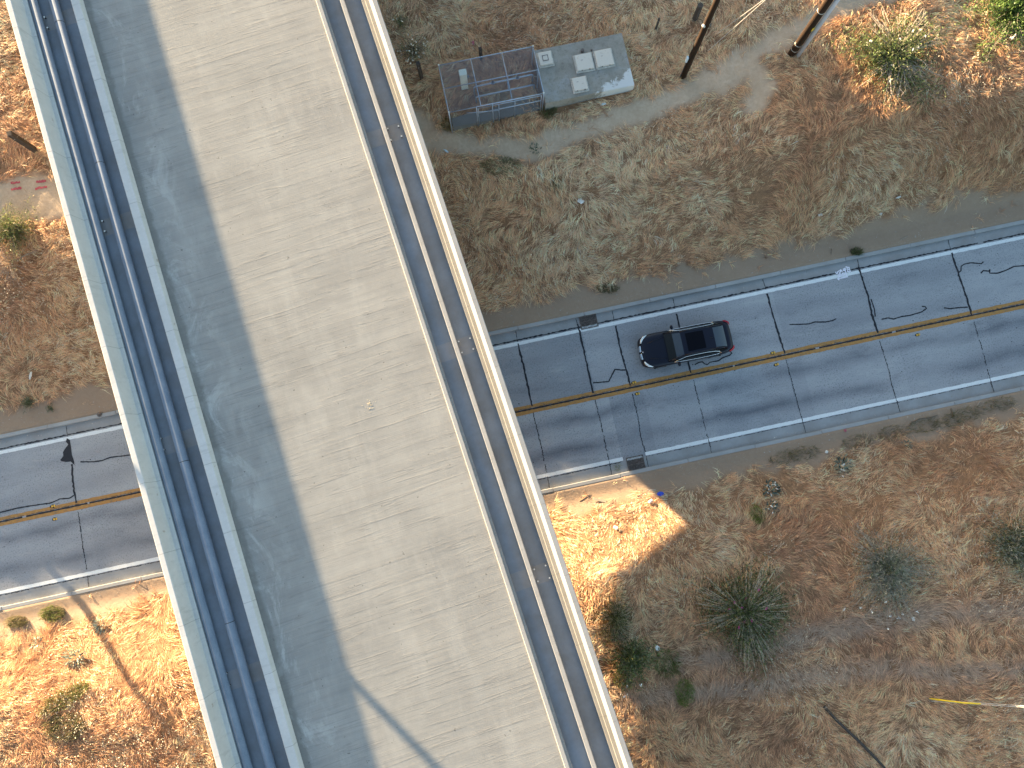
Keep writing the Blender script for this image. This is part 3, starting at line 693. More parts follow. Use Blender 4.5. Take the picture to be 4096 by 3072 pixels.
def pebbles():
    n = 9000; s = rng.uniform(-34, 34, n); sg = rng.choice([-1, 1], n); v = sg * (4.05 + np.abs(rng.normal(0, .75, n)))
    k = (np.abs(v) < 6.6) & ~((np.abs(v) > 4.3) & (np.abs(v) < 4.56)); s = s[k]; v = v[k]; x, y = from_sv(s, v)
    z = np.where(np.abs(v) < 4.4, -.02, terrain(x, y)); N = len(x)
    r = rng.uniform(.006, .022, N) * np.where(rng.random(N) < .06, 2.0, 1.0)
    o = np.array([(1, 0, 0), (0, 1, 0), (-1, 0, 0), (0, -1, 0), (0, 0, .8)]) 
    V = np.c_[x, y, z][:, None, :] + o[None] * r[:, None, None] * rng.uniform(.6, 1.3, (N, 5, 1))
    i = np.arange(N)[:, None] * 5; f = np.array([[0, 1, 4], [1, 2, 4], [2, 3, 4], [3, 0, 4]]).ravel()
    loops = (i + f).ravel(); nf = N * 4
    tag(link("verge_gravel", np_mesh("verge_gravel", V.reshape(-1, 3), loops, np.arange(nf) * 3, np.full(nf, 3)), M['stone']), kind="stuff")
pebbles()
#PART2
# ================================================================== CAR
def build_car():
    p = (W(2563, 1411, .65) + W(2921, 1343, .75)) / 2
    root = empty("car", (p[0], p[1], 0), RA + math.pi - rad(.9), "glossy black fastback car driving along the road past the bridge", "car")
    X = lambda d: 2.475 - d
    D = [0, .10, .33, .8, 1.4, 2.2, 3.2, 4.0, 4.5, 4.8, 4.95]
    HW = [.60, .755, .875, .925, .925, .925, .935, .93, .88, .80, .66]
    ZT = [.60, .70, .80, .88, .965, .98, .99, 1.02, 1.07, 1.03, .86]
    ZS = [.55, .64, .72, .79, .86, .90, .92, .95, .96, .92, .76]
    m = MB(); R = []
    for d, h, zt, zs in zip(D, HW, ZT, ZS):
        half = [(h * .84, .20), (h * .985, .36), (h, .60 if zs > .62 else zs - .05), (h * .985, zs - .05), (h * .93, zs), (h * .80, zt - .022), (h * .42, zt), (0, zt + .006)]
        R.append([(X(d), y, z) for y, z in half] + [(X(d), -y, z) for y, z in half[-2::-1]])
    n = len(R[0]); vs = [q for r in R for q in r]; fs = []
    for i in range(len(R) - 1):
        for k in range(n - 1): fs.append((i * n + k, i * n + k + 1, (i + 1) * n + k + 1, (i + 1) * n + k))
        fs.append((i * n + n - 1, i * n, (i + 1) * n, (i + 1) * n + n - 1))
    fs.append(tuple(range(n))); fs.append(tuple((len(R) - 1) * n + k for k in range(n))[::-1])
    m.add(vs, fs); body = m.build("body", M['paint'], root, smooth=True)
    sd = body.modifiers.new("smooth", 'SUBSURF'); sd.levels = 2; sd.render_levels = 2
    # glasshouse
    Dc = [1.36, 1.74, 2.12, 2.7, 3.3, 3.85, 4.2, 4.5]
    RW = [.76, .69, .625, .61, .60, .585, .595, .63]; RZ = [.985, 1.20, 1.375, 1.435, 1.43, 1.365, 1.25, 1.09]; BW = [.80, .845, .86, .865, .865, .85, .80, .72]; ZB = [.965, .965, .965, .97, .98, 1.0, 1.03, 1.055]
    def strip(i0, i1, t0, t1, nt, lift=0.0):
        """a patch of the roof skin between stations, t: -1..1 across"""
        q = MB(); cols = []
        for i in range(i0, i1 + 1):
            row = []
            for j in range(nt + 1):
                t = t0 + (t1 - t0) * j / nt; row.append((X(Dc[i]), t * RW[i], RZ[i] + .028 * (1 - t * t) + lift))
            cols.append(row)
        vs = [a for r_ in cols for a in r_]; k = nt + 1
        return q.add(vs, [(a * k + b, a * k + b + 1, (a + 1) * k + b + 1, (a + 1) * k + b) for a in range(i1 - i0) for b in range(nt)])
    def sm(o): 
        s_ = o.modifiers.new("smooth", 'SUBSURF'); s_.levels = 2; s_.render_levels = 2; s_.boundary_smooth = 'PRESERVE_CORNERS'; return o
    strip(0, 1, -.96, .96, 8).build("windscreen", M['glass'], root, smooth=True, fixn=False)
    strip(1, 2, -.93, .93, 8).build("windscreen_reflection", M['glass2'], root, smooth=True, fixn=False)  # sky reflection on the upper windscreen, put into the glass colour
    roof = strip(2, 5, -1, 1, 8).build("roof", M['paint'], root, smooth=True, fixn=False)
    strip(5, 7, -.90, .90, 8).build("rear_window", M['glass2'], root, smooth=True, fixn=False)
    q = MB(); ds = np.linspace(2.36, 3.3, 6); vs = []
    for d in ds:
        for t in np.linspace(-.78, .78, 7):
            vs.append((X(d), t * float(np.interp(d, Dc, RW)), float(np.interp(d, Dc, RZ)) + .028 * (1 - t * t) + .016))
    q.add(vs, [(a * 7 + b, a * 7 + b + 1, a * 7 + b + 8, a * 7 + b + 7) for a in range(5) for b in range(6)]).build("sunroof", M['sunroof'], root, smooth=True, fixn=False)
    for sgn in (1, -1):
        q = MB(); vs = []; 
        for i in range(8): vs += [(X(Dc[i]), sgn * BW[i], ZB[i] - .06), (X(Dc[i]), sgn * (BW[i] * .99), ZB[i]), (X(Dc[i]), sgn * (BW[i] * .35 + RW[i] * .65), ZB[i] * .35 + RZ[i] * .65), (X(Dc[i]), sgn * RW[i], RZ[i])]
        fs = [(i * 4 + k, i * 4 + k + 1, i * 4 + k + 5, i * 4 + k + 4) for i in range(7) for k in range(3)]
        q.add(vs, fs); q.build("side_window", M['glass'], root, smooth=True)
        # pillars and roof rail in body colour
        for a, b in ((0, 2), (2, 5), (5, 7)):
            MB().tube([(X(Dc[i]), sgn * RW[i] * 1.0, RZ[i] - .002) for i in range(a, b + 1)], .038, 8).build("pillar" if a != 2 else "roof_rail", M['paint'], root, smooth=True)
        # bright trim round the side glass
        f = lambda d, A_: float(np.interp(d, Dc, A_))
        low = [(X(d), sgn * (f(d, BW) + .012), f(d, ZB) - .005) for d in (1.60, 2.0, 2.5, 3.0, 3.5, 3.9, 4.15)]
        up = []
        for d, t in ((4.15, .10), (4.0, .42), (3.75, .62), (3.3, .74), (2.7, .76), (2.2, .72), (1.9, .50), (1.6, .06)):
            up.append((X(d), sgn * (f(d, BW) * (1 - t) + f(d, RW) * t + .020), f(d, ZB) * (1 - t) + f(d, RZ) * t + .004))
        MB().tube(low + up, .019, 6).build("window_trim", M['chrome'], root, smooth=True)
        # headlamp, tail lamp, mirror
        MB().tube([(X(.13), sgn * .50, .715), (X(.20), sgn * .64, .735), (X(.33), sgn * .775, .752), (X(.52), sgn * .86, .775)], [.035, .062, .058, .02], 8).build("headlight", M['lamp'], root, smooth=True)
        MB().tube([(X(4.60), sgn * .835, .965), (X(4.74), sgn * .79, .955), (X(4.87), sgn * .70, .92), (X(4.925), sgn * .55, .90)], [.016, .046, .046, .016], 8).build("taillight", M['tail'], root, smooth=True)
        mr = MB().ico((X(1.86), sgn * 1.0, .98), 1.0, 2, (.085, .12, .07)).build("mirror", M['paint'], root, smooth=True)
        MB().box((X(1.88), sgn * .90, .955), (.05, .10, .03), bev=.01).build("arm", M['blackplastic'], mr)
        MB().box((X(.06), sgn * .205, .60), (.10, .33, .19), bev=.035, rot=Matrix.Rotation(-.22, 3, 'Y') @ Matrix.Rotation(sgn * .10, 3, 'Z')).build("grille", M['chrome'], root, smooth=False)
        for d in (.98, 3.95):
            w_ = MB().tube([(X(d), sgn * .72, .34), (X(d), sgn * .925, .34)], .34, 28).build("wheel", M['tyre'], root, smooth=False)
            MB().tube([(X(d), sgn * .90, .34), (X(d), sgn * .932, .34)], .235, 20).build("rim", M['rim'], w_)
        MB().tube([(X(.45), sgn * .42, .836), (X(.9), sgn * .50, .905), (X(1.32), sgn * .60, .965)], .012, 6).build("bonnet_crease", M['paint'], root, smooth=True)
        MB().box((X(2.75), sgn * .94, .80), (.16, .02, .028), bev=.008).build("door_handle", M['paint'], root)
    MB().tube([(X(.145), 0, .742), (X(.175), 0, .753)], .038, 14).build("emblem", M['chrome'], root)
    MB().add([(X(3.55), .008, 1.43), (X(3.55), -.008, 1.43), (X(3.75), .012, 1.42), (X(3.75), -.012, 1.42), (X(3.75), 0, 1.49)], [(0, 1, 3, 2), (0, 2, 4), (1, 4, 3), (2, 3, 4), (0, 4, 1)]).build("roof_antenna", M['blackplastic'], root)
    MB().box((X(4.97), 0, .50), (.06, 1.2, .12), bev=.02).build("rear_bumper_insert", M['blackplastic'], root)
build_car()

# ================================================================== ROAD FURNITURE
def marker(px, py, label):
    s, v = sv_px(px, py); x, y = from_sv(s, v)
    root = empty("reflective_road_marker", (x, y, 0), RA + random.uniform(-.08, .08), label, "road marker", "yellow reflective road markers along the centre line")
    pts = [(math.cos(t) * .15 * random.uniform(.85, 1.1) - .03, math.sin(t) * .085 * random.uniform(.9, 1.15)) for t in np.linspace(0, 2 * math.pi, 14)[:-1]]
    MB().poly(pts, .002, .010).build("adhesive_pad", M['sealant'], root)
    for dx in (-.058, .062):
        MB().add([(dx - .045, -.055, .0102), (dx + .045, -.055, .0102), (dx + .045, .055, .0102), (dx - .045, .055, .0102), (dx - .018, -.05, .03), (dx + .018, -.05, .03), (dx + .018, .05, .03), (dx - .018, .05, .03)],
                 [(0, 1, 5, 4), (1, 2, 6, 5), (2, 3, 7, 6), (3, 0, 4, 7), (4, 5, 6, 7)]).build("reflector", M['yellowlens'], root)
marker(213, 2024, "yellow road marker above the centre line, left of the bridge")
marker(221, 2076, "yellow road marker below the centre line, left of the bridge")
marker(2537, 1530, "yellow road marker just left below the nose of the car, above the centre line")
marker(2551, 1575, "yellow road marker below the centre line, nearest the bridge on its right")
marker(3093, 1411, "yellow road marker above the centre line, behind the black car")
marker(3107, 1458, "yellow road marker below the centre line, behind the black car")
marker(3672, 1339, "yellow road marker farthest right along the centre line")

def drain(corners, label, flip):
    q = [sv_px(*c) for c in corners]; cx = sum(a for a, b in q) / 4; L = abs(q[1][0] - q[0][0]); vs = [b for a, b in q]
    v0, v1 = min(vs), max(vs); 
    if flip: v0, v1 = -4.325, v1
    else: v0, v1 = v0, 4.325
    cv = (v0 + v1) / 2; Dp = v1 - v0; x, y = from_sv(cx, cv)
    root = empty("storm_drain", (x, y, .0), RA, label, "drain grate")
    MB().box((0, 0, .006), (L, Dp, .012)).build("pit_shade", M['drainshade'], root)  # flat black sheet; the shade below the bars is its colour
    f = MB()
    for sy in (-1, 1): f.box((0, sy * (Dp / 2 - .02), .021), (L, .04, .014))
    for sx in (-1, 1): f.box((sx * (L / 2 - .022), 0, .021), (.044, Dp - .082, .014))
    f.box((0, .06 if not flip else -.06, .021), (L - .09, .028, .014)); f.build("frame", M['cast'], root)
    n = 13
    for i in range(n):
        xx = -L / 2 + .05 + (L - .10) * (i + .5) / n
        MB().box((xx, 0, .0195), (.032, Dp - .084, .017)).build("bar", M['cast'], root)
    p = MB()      # edge line paint carried over the end of the bars
    sy = -1 if not flip else 1
    for i in range(n):
        xx = -L / 2 + .05 + (L - .10) * (i + .5) / n; p.box((xx, sy * (Dp / 2 - .095 - random.uniform(0, .02)), .0292), (.030, .10, .002))
    p.build("painted_bar_ends", M['white'], root)
drain([(2327, 1319), (2396.5, 1305), (2385.7, 1271.6), (2316, 1290.6)], "rusty storm drain grate with leaves at the upper kerb beside the bridge", False)
drain([(2503.7, 1832), (2572, 1817), (2581, 1860), (2510.5, 1878)], "rusty storm drain grate with a weed beside it at the lower kerb", True)

# ================================================================== UTILITY COMPOUND
def zs(corners, z): return [to_sv(*W(px, py, z)[:2]) for px, py in corners]
gv = tz(*from_sv(7, 15.0))
ZV = gv + .62
def vault():
    c = zs([(2140, 199), (2487, 133), (2540, 342.6), (2175, 412)], ZV)
    s0 = (c[0][0] + c[3][0]) / 2; s1 = (c[1][0] + c[2][0]) / 2; v0 = (c[2][1] + c[3][1]) / 2; v1 = (c[0][1] + c[1][1]) / 2
    cx, cv = (s0 + s1) / 2, (v0 + v1) / 2; x, y = from_sv(cx, cv); zb = gv - .9
    root = empty("concrete_vault", (x, y, 0), RA, "low stained concrete utility vault with four pale square hatches on top", "utility vault")
    MB().box((0, 0, (ZV + zb) / 2), (s1 - s0, v1 - v0, ZV - zb), bev=.025).build("vault_body", M['vault'], root)
    for hx in [[(2142, 213), (2203, 200), (2223, 262), (2157, 273)], [(2290, 222), (2367, 207), (2383, 280), (2305.5, 295)], [(2369, 204), (2446, 191), (2464, 264), (2385.5, 280)], [(2280.5, 312.5), (2344, 302), (2360, 363.5), (2291.5, 375)]]:
        q = zs(hx, ZV + .06); a = (q[0][0] + q[3][0]) / 2 - cx; b = (q[1][0] + q[2][0]) / 2 - cx; e = (q[2][1] + q[3][1]) / 2 - cv; f = (q[0][1] + q[1][1]) / 2 - cv
        mx, my, L, Wd = (a + b) / 2, (e + f) / 2, b - a - .02, f - e - .02
        h = MB().box((mx, my, ZV + .031), (L, Wd, .06), bev=.012).build("hatch", M['hatchrim'], root)
        MB().box((mx, my + .02, ZV + .105), (L - .13, Wd - .13, .085), bev=.03).build("lid", M['hatch'], h)
        if hx[0][0] < 2200:
            MB().box((mx, my + .02, ZV + .150), (.30, .30, .006)).build("square_recess", M['hatchrim'], h); MB().box((mx + .01, my + .03, ZV + .1545), (.22, .20, .006)).build("recess_plate", M['hatch'], h)
            for t in ((0, -.14, .31, .03), (0, .16, .31, .03), (-.14, .02, .03, .28), (.14, .02, .03, .28)): MB().box((mx + t[0], my + .01 + t[1], ZV + .1550), (t[2], t[3], .005)).build("recess_edge", M['cast'], h)
        else:
            for sx in (-1, 1): MB().box((mx + sx * .2, my - Wd / 2 + .075, ZV + .13), (.07, .035, .03), bev=.006).build("hinge", M['cast'], h)
            MB().box((mx - .1, my + .12, ZV + .1495), (.10, .02, .006)).build("handle_slot", M['cast'], h)
    q = zs([(2329, 206), (2366, 202)], ZV)
    MB().tube([(q[0][0] - cx, q[0][1] - cv, ZV - .01), (q[0][0] - cx, q[0][1] - cv, ZV + .16)], .085, 16).build("vent_pipe", M['cast'], root)
    MB().tube([(q[1][0] - cx, q[1][1] - cv, ZV - .01), (q[1][0] - cx, q[1][1] - cv, ZV + .07)], .05, 12).build("vent_pipe", M['cast'], root)
    return s0, s1, v0, v1
VS = vault()
ge = tz(*from_sv(2, 15.2)); ZE = ge + 2.0
def enclosure():
    c = zs([(1754, 261), (2131.6, 187), (2175, 373.7), (1795.3, 449.7)], ZE)
    s0 = (c[0][0] + c[3][0]) / 2; s1 = min((c[1][0] + c[2][0]) / 2, VS[0] - .06); v0 = (c[2][1] + c[3][1]) / 2; v1 = (c[0][1] + c[1][1]) / 2
    cx, cv = (s0 + s1) / 2, (v0 + v1) / 2; x, y = from_sv(cx, cv)
    root = empty("chain_link_cage", (x, y, 0), RA, "roofed chain link cage of blue grey galvanised pipe standing beside the concrete vault", "cage")
    a, b = (s1 - s0) / 2, (v1 - v0) / 2
    gz = lambda px, py: tz(*from_sv(cx + px, cv + py))
    for px_, py_ in ((-a, -b), (a, -b), (a, b), (-a, b), (-a, .35), (a, -.0), (-.2, -b), (-a * .42, -b)):
        pt = MB().tube([(px_, py_, gz(px_, py_) - .3), (px_, py_, ZE + .03)], .033, 10).build("post", M['galv'], root, smooth=True)
        if abs(px_) == a and abs(py_) == b: MB().ico((px_, py_, ZE + .055), .045, 2).build("cap", M['paper'], pt, smooth=True)
    for p0, p1 in (((-a, -b), (a, -b)), ((-a, b), (a, b)), ((-a, -b), (-a, b)), ((a, -b), (a, b))): MB().tube([(*p0, ZE), (*p1, ZE)], .028, 8).build("top_rail", M['galv'], root, smooth=True)
    for xx in (-a + 2 * a * .338, -a + 2 * a * .668): MB().tube([(xx, -b, ZE + .02), (xx, b, ZE + .02)], .025, 8).build("roof_rail", M['galv'], root, smooth=True)
    MB().tube([(-a, 0.0, ZE + .01), (a, 0.0, ZE + .01)], .025, 8).build("roof_rail", M['galv'], root, smooth=True)
    # gate frame on the road side
    gf = MB()
    for zz in (ZE - .12, ZE - .62): gf.tube([(-.95, -b - .03, zz), (a - .12, -b - .03, zz)], .024, 8)
    for xx in (-.95, .12, .95, a - .12): gf.tube([(xx, -b - .03, ZE - .12), (xx, -b - .03, ge + .15)], .022, 8)
    gf.tube([(-1.55, -b - .03, ZE - .35), (.1, -b - .03, ZE - .75)], .02, 8)
    gf.build("gate", M['galv'], root, smooth=True)
    def mesh_panel(name, O, U, V_, lu, lv, sp=.085, r=.0052):
        m = MB(); O, U, V_ = Vector(O), Vector(U), Vector(V_); N = U.cross(V_).normalized() * r
        for sg in (1, -1):
            k = -lv
            while k < lu + lv:
                # line u = k + sg * v clipped to the panel
                t0, t1 = 0.0, lv
                if sg > 0: t0, t1 = max(0, -k), min(lv, lu - k)
                else: t0, t1 = max(0, k - lu), min(lv, k)
                if t1 - t0 > .03:
                    A_ = O + U * (k + sg * t0) + V_ * t0; B_ = O + U * (k + sg * t1) + V_ * t1; w_ = (B_ - A_).cross(N).normalized() * r
                    m.add([A_ - w_ + N * sg, A_ + w_ + N * sg, B_ + w_ + N * sg, B_ - w_ + N * sg], [(0, 1, 2, 3)])
                k += sp * 1.414
        return m.build(name, M['mesh'], root, fixn=False)
    mesh_panel("roof_mesh", (-a, -b, ZE + .05), (1, 0, 0), (0, 1, 0), 2 * a, 2 * b)
    zb = ge + .08
    mesh_panel("side_mesh", (-a, -b, zb), (1, 0, 0), (0, 0, 1), 2 * a, ZE - zb); mesh_panel("side_mesh", (-a, b, zb), (1, 0, 0), (0, 0, 1), 2 * a, ZE - zb)
    mesh_panel("side_mesh", (-a, -b, zb), (0, 1, 0), (0, 0, 1), 2 * b, ZE - zb); mesh_panel("side_mesh", (a, -b, zb), (0, 1, 0), (0, 0, 1), 2 * b, ZE - zb)
    return cx, cv, a, b
EX, EV, EA, EB = enclosure()
def in_cage(px, py, z):
    p = W(px, py, z); return float(p[0]), float(p[1])
def cabinet():
    x, y = in_cage(1851, 290, ge + 1.45)
    root = empty("control_cabinet", (x, y, ge), RA, "tall narrow pale green metal cabinet inside the chain link cage", "cabinet")
    MB().box((0, 0, .74), (.36, .30, 1.42), bev=.015).build("housing", M['cabinet'], root)
    d = MB().box((0, -.158, .78), (.30, .014, 1.2), bev=.006).build("door", M['cabinet'], root)
    MB().box((.10, -.175, .80), (.02, .02, .12), bev=.004).build("handle", M['cast'], d)
    MB().box((0, 0, 1.466), (.39, .33, .03), bev=.01).build("lid", M['cabinet'], root)
    MB().ico((.24, .02, .95), .075, 2, (1, .9, 1.1)).build("meter", M['bluegrey'], root, smooth=True)
cabinet()
def backflow():
    zt_ = ge + .95
    x0, y0 = in_cage(1897, 355, zt_); x1, y1 = in_cage(2133, 305, zt_); L = math.hypot(x1 - x0, y1 - y0)
    root = empty("backflow_pipework", ((x0 + x1) / 2, (y0 + y1) / 2, ge), math.atan2(y1 - y0, x1 - x0), "blue grey pipe frame standing low inside the chain link cage", "pipework")
    h = L / 2
    for yy, zz in ((.10, .95), (-.28, .62)):
        MB().tube([(-h, yy, -.1), (-h, yy, zz - .08), (-h + .08, yy, zz), (h - .08, yy, zz), (h, yy, zz - .08), (h, yy, -.1)], .042, 10).build("pipe", M['galv'], root, smooth=True)
    MB().tube([(.2, .10, .95), (.2, -.28, .62)], .03, 8).build("pipe_link", M['galv'], root, smooth=True)
    for xx in (-.55, .75):
        vl = MB().ico((xx, .10, .95), .09, 2, (1.2, 1, 1)).build("valve", M['bluegrey'], root, smooth=True)
        MB().tube([(xx, .10, 1.04), (xx, .10, 1.10)], .05, 12).build("handwheel", M['cast'], vl)
backflow()
def pad():
    c = [from_sv(EX + px, EV + py) for px, py in ((-EA + .1, -EB + .05), (EA - .1, -EB + .05), (EA - .1, -.35), (.2, -.55), (-.6, -.7), (-1.3, -.62), (-EA + .1, -.72))]
    zz = max(tz(*p) for p in c) + .05
    tag(MB().poly([(float(a), float(b)) for a, b in c], zz - .6, zz).build("concrete_pad", M['pad']), "grey concrete pad on the floor of the chain link cage", "concrete pad")
pad()

# ================================================================== POLES AND POSTS
def pole_thing(px, py, top_px, r0, h, label, conduit=False, tagged=False):
    b = G(px, py); root = empty("utility_pole", b, 0, label, "utility pole")
    lean = Vector((0, 0, 1))
    MB().tube([(0, 0, -1), (0, 0, h * .3), (0, 0, h * .65), (0, 0, h)], [r0 * 1.04, r0, r0 * .88, r0 * .76], 20).build("pole", M['polewood'], root, smooth=True)
    if conduit:
        ang = rad(-28); c = Vector((math.cos(ang), math.sin(ang), 0)) * (r0 + .13)
        MB().tube([c + Vector((0, 0, -.3)), c + Vector((0, 0, h * .8))], .105, 16).build("conduit", M['conduit'], root, smooth=True)
        for zz in (.45, .9, 3.5, 6.5): MB().tube([(0, 0, zz), (0, 0, zz + .035)], r0 * 1.035, 20).build("strap", M['wire'], root, smooth=True)
        t = Vector((math.cos(rad(-62)), math.sin(rad(-62)), 0)) * (r0 + .012)
        MB().box(t + Vector((0, 0, 2.35)), (.015, .12, .22), rz=rad(-62)).build("tag", M['yellowplastic'], root)
    else:
        t = Vector((-r0 - .06, -.05, 0))
        MB().box(t + Vector((0, 0, 1.75)), (.10, .16, .38), bev=.02).build("meter_box", M['bottle'], root)
        MB().tube([(-r0 - .03, -.05, 0), (-r0 - .03, -.05, 1.6)], .02, 8).build("ground_wire", M['cast'], root)
        for a_ in (-140, -25): 
            t = Vector((math.cos(rad(a_)), math.sin(rad(a_)), 0)) * (r0 + .02)
            MB().tube([t * .98 + Vector((0, 0, 4.6)), t * 1.25 + Vector((0, 0, 4.6))], .09, 14).build("insulator", M['paper'] if a_ < -100 else M['cast'], root, smooth=True)
    ca = MB().box((0, 0, h - .6), (2.4, .1, .12), rz=rad(35)).build("crossarm", M['polewood'], root)
    for t in (-1.05, -.5, .5, 1.05):
        MB().tube([(t * math.cos(rad(35)), t * math.sin(rad(35)), h - .54), (t * math.cos(rad(35)), t * math.sin(rad(35)), h - .38)], [.05, .03], 10).build("insulator", M['bluegrey'], ca)
    return b
P1 = pole_thing(2731, 308, None, .15, 11.5, "brown wooden utility pole with a pale meter box, beside the sandy path")
P2 = pole_thing(3166, 216, None, .185, 12.5, "thick tarred utility pole with a grey conduit, in the sunlit grass", conduit=True)
def guy(px, py, top, label):
    a = G(px, py); o = MB().tube([a + Vector((0, 0, -.1)), a.lerp(Vector(top), .33), a.lerp(Vector(top), .66), Vector(top)], .013, 6).build("guy_wire", M['wire'])
    tag(o, label, "guy wire", "guy wires between the two poles")
guy(2827, 205, P2 + Vector((-.1, .1, 11.2)), "pale steel guy wire, the longer one running from the grass to the thick pole")
guy(2859, 139, P2 + Vector((-.1, .1, 9.2)), "pale steel guy wire, the shorter upper one beside the path")
for (bx, by, tx_, ty_, wd, rnd, lab) in ((2622.5, 118, 0, 0, .085, 0, "thin black square post in the grass above the vault"), (2779, 76, 0, 0, .15, 1, "thick round grey timber post near the top of the first utility pole"),
        (1924, 236, 0, 0, .15, 0, "dark square timber post behind the chain link cage"), (1686, 312, 0, 0, .2, 0, "tall dark timber post between the bridge and the chain link cage"), (143, 602, 0, 0, .24, 0, "dark square fence post in the sunlit grass left of the bridge")):
    hgt = {2622.5: .95, 2779: 1.15, 1924: 1.0, 1686: 1.45, 143: 2.0}[bx]
    b = G(bx, by); m = MB()
    if rnd: m.tube([(0, 0, -.3), (0, 0, hgt)], [wd, wd * .95], 14)
    else: m.box((0, 0, hgt / 2 - .15), (wd, wd, hgt + .3), rz=rad(20), bev=.012)
    root = empty("fence_post", b, 0, lab, "post"); m.build("shaft", M['postwood'], root)
    MB().tube([(-wd * .62, 0, hgt * .8), (0, -wd * .62, hgt * .8 + .01), (wd * .62, 0, hgt * .8), (0, wd * .62, hgt * .8 - .01), (-wd * .62, 0, hgt * .8)], .008, 5).build("wire_loop", M['wire'], root)
# poles that stand beyond the left edge of the picture; their shadows fall on the deck and on the lower bank
def far_pole(x, y, top, r, label):
    z = tz(x, y); root = empty("utility_pole", (x, y, z), 0, label, "utility pole")
    MB().tube([(0, 0, -1), (0, 0, top - z)], [r, r * .85], 16).build("pole", M['polewood'], root, smooth=True)
    if top > 6:
        MB().box((0, 0, top - z - .5), (2.2, .1, .12), rz=rad(40)).build("crossarm", M['polewood'], root)
def back(px, py, z, t):
    p = W(px, py, z); return p[0] - math.cos(SUN_AZ) * t, p[1] + math.sin(SUN_AZ) * t
far_pole(*back(1440, 2757, 7.0, 46), 13.5, .205, "tall wooden utility pole beyond the left edge of the picture")
far_pole(*back(300, 2400, .3, 24), 5.1, .19, "stout timber pole standing on the bank beyond the left edge")

# guy wire with yellow guard, lower right
def yellow_guy():
    a = G(3712, 2802)
    root = empty("guarded_guy_wire", a, 0, "steel guy wire with a yellow plastic guard, rising out of the grass at lower right", "guy wire")
    far = Vector(W(4096, 2826, a.z + 2.7)) - a; L = far.length; e = far / L
    for off in (-.03, .03): MB().tube([(0, off, -.05), e * L * .5 + Vector((0, off, 0)), e * L * 3.2 + Vector((0, off, 0))], .012, 6).build("wire", M['wire'], root)
    MB().tube([e * .05 + Vector((0, .10, .02)), e * L * .2 + Vector((0, .05, .03)), e * L * .38 + Vector((0, .0, .02)), e * L * .57], .036, 12).build("guard", M['yellowplastic'], root, smooth=True)
yellow_guy()

# ================================================================== SHRUBS AND PLANTS
def leafcloud(root, name, P, D, L, Wd, cols, mat='leaf'):
    N = len(P); c = np.array(cols)[rng.integers(0, len(cols), N)] * np.clip(rng.normal(1.25, .5, N), .35, 2.6)[:, None]
    link(name, np_mesh(name, *leaves(P, D, rng.uniform(*L, N), rng.uniform(*Wd, N), c)), M[mat], root)
def shrub(px, py, R, H, label, leafc, n_stem=60, n_leaf=3000, L=(.09, .17), Wd=(.02, .035), stem='stem', out=.75, spread=.35, flowers=None, bare_c=0.0, squash=(1, 1), stem_r=.012, name="shrub", cat="shrub", droop=.25, rot=0.0, fl_dir=None, jit=.075):
    b = G(px, py); root = empty(name, b, rot, label, cat)
    sm = MB(); P = []; Dr = []; tips = []
    for i in range(n_stem):
        th = random.uniform(0, 2 * math.pi); q = random.random() ** .55; rr = R * q * random.uniform(.8, 1.1) * (1 + .2 * math.sin(3 * th + px) + .13 * math.sin(5 * th + py))
        tip = Vector((math.cos(th) * rr * squash[0], math.sin(th) * rr * squash[1], H * (1 - droop * q * q * 2) * random.uniform(.7, 1.1)))
        mid = Vector((tip.x * .42, tip.y * .42, max(tip.z * .75, H * .45) * random.uniform(.85, 1.1))); base = Vector((tip.x * .12, tip.y * .12, -.05))
        sm.tube([base, mid, tip], [stem_r, stem_r * .75, stem_r * .4], 4, cap=False); tips.append(tip)
        k = max(2, n_leaf // n_stem)
        t = rng.uniform(bare_c, 1, k)[:, None]
        bz = (1 - t) ** 2 * np.array(base) + 2 * t * (1 - t) * np.array(mid) + t ** 2 * np.array(tip)
        P.append(bz + rng.normal(0, R * jit, (k, 3)) * np.array([1, 1, .6])); Dr.append(np.array((tip - base).normalized()) * spread + rng.normal(0, .55, (k, 3)) + np.array([0, 0, .15]))
    sm.build("stems", M[stem], root)
    P = np.concatenate(P); Dr = np.concatenate(Dr); P[:, 2] = np.maximum(P[:, 2], .03)
    leafcloud(root, "foliage", P, Dr, L, Wd, leafc)
    if flowers:
        col, cnt, sz = flowers
        cand = sorted(tips, key=lambda t: -t.z + random.uniform(0, H)) if fl_dir is None else sorted(tips, key=lambda t: -(t.x * fl_dir[0] + t.y * fl_dir[1]) + random.uniform(0, R * .6))
        for t in cand[:cnt]:
            fp = np.array([(t.x + random.gauss(0, sz * .45), t.y + random.gauss(0, sz * .45), t.z + .05 + random.gauss(0, sz * .3)) for _ in range(9)])
            leafcloud(root, "flower", fp, rng.normal(size=(len(fp), 3)) + np.array([0, 0, .3]), (sz * 1.0, sz * 1.7), (sz * .7, sz * 1.1), [col], 'petal')
    return root
GREEN = [(.06, .095, .03), (.09, .13, .042), (.14, .17, .06)]; DARK = [(.06, .075, .03), (.085, .10, .042), (.13, .135, .06)]; GREY = [(.30, .28, .22), (.38, .35, .28), (.22, .22, .16)]; LIME = [(.15, .20, .045), (.19, .23, .06), (.12, .16, .035)]
BRIGHT = [(.06, .105, .025), (.085, .14, .035), (.115, .165, .05)]; GLAUC = [(.16, .20, .17), (.22, .26, .22), (.28, .31, .26)]; BROWNY = [(.34, .235, .16), (.44, .32, .22), (.27, .17, .11)]
r1 = shrub(3555, 245, 2.8, 1.4, "half dead green bush with bleached bare branches at the edge of the sunlit grass", GREEN + DARK, 150, 11000, (.13, .24), (.03, .05), flowers=((.75, .74, .70), 9, .05))
dm = MB()
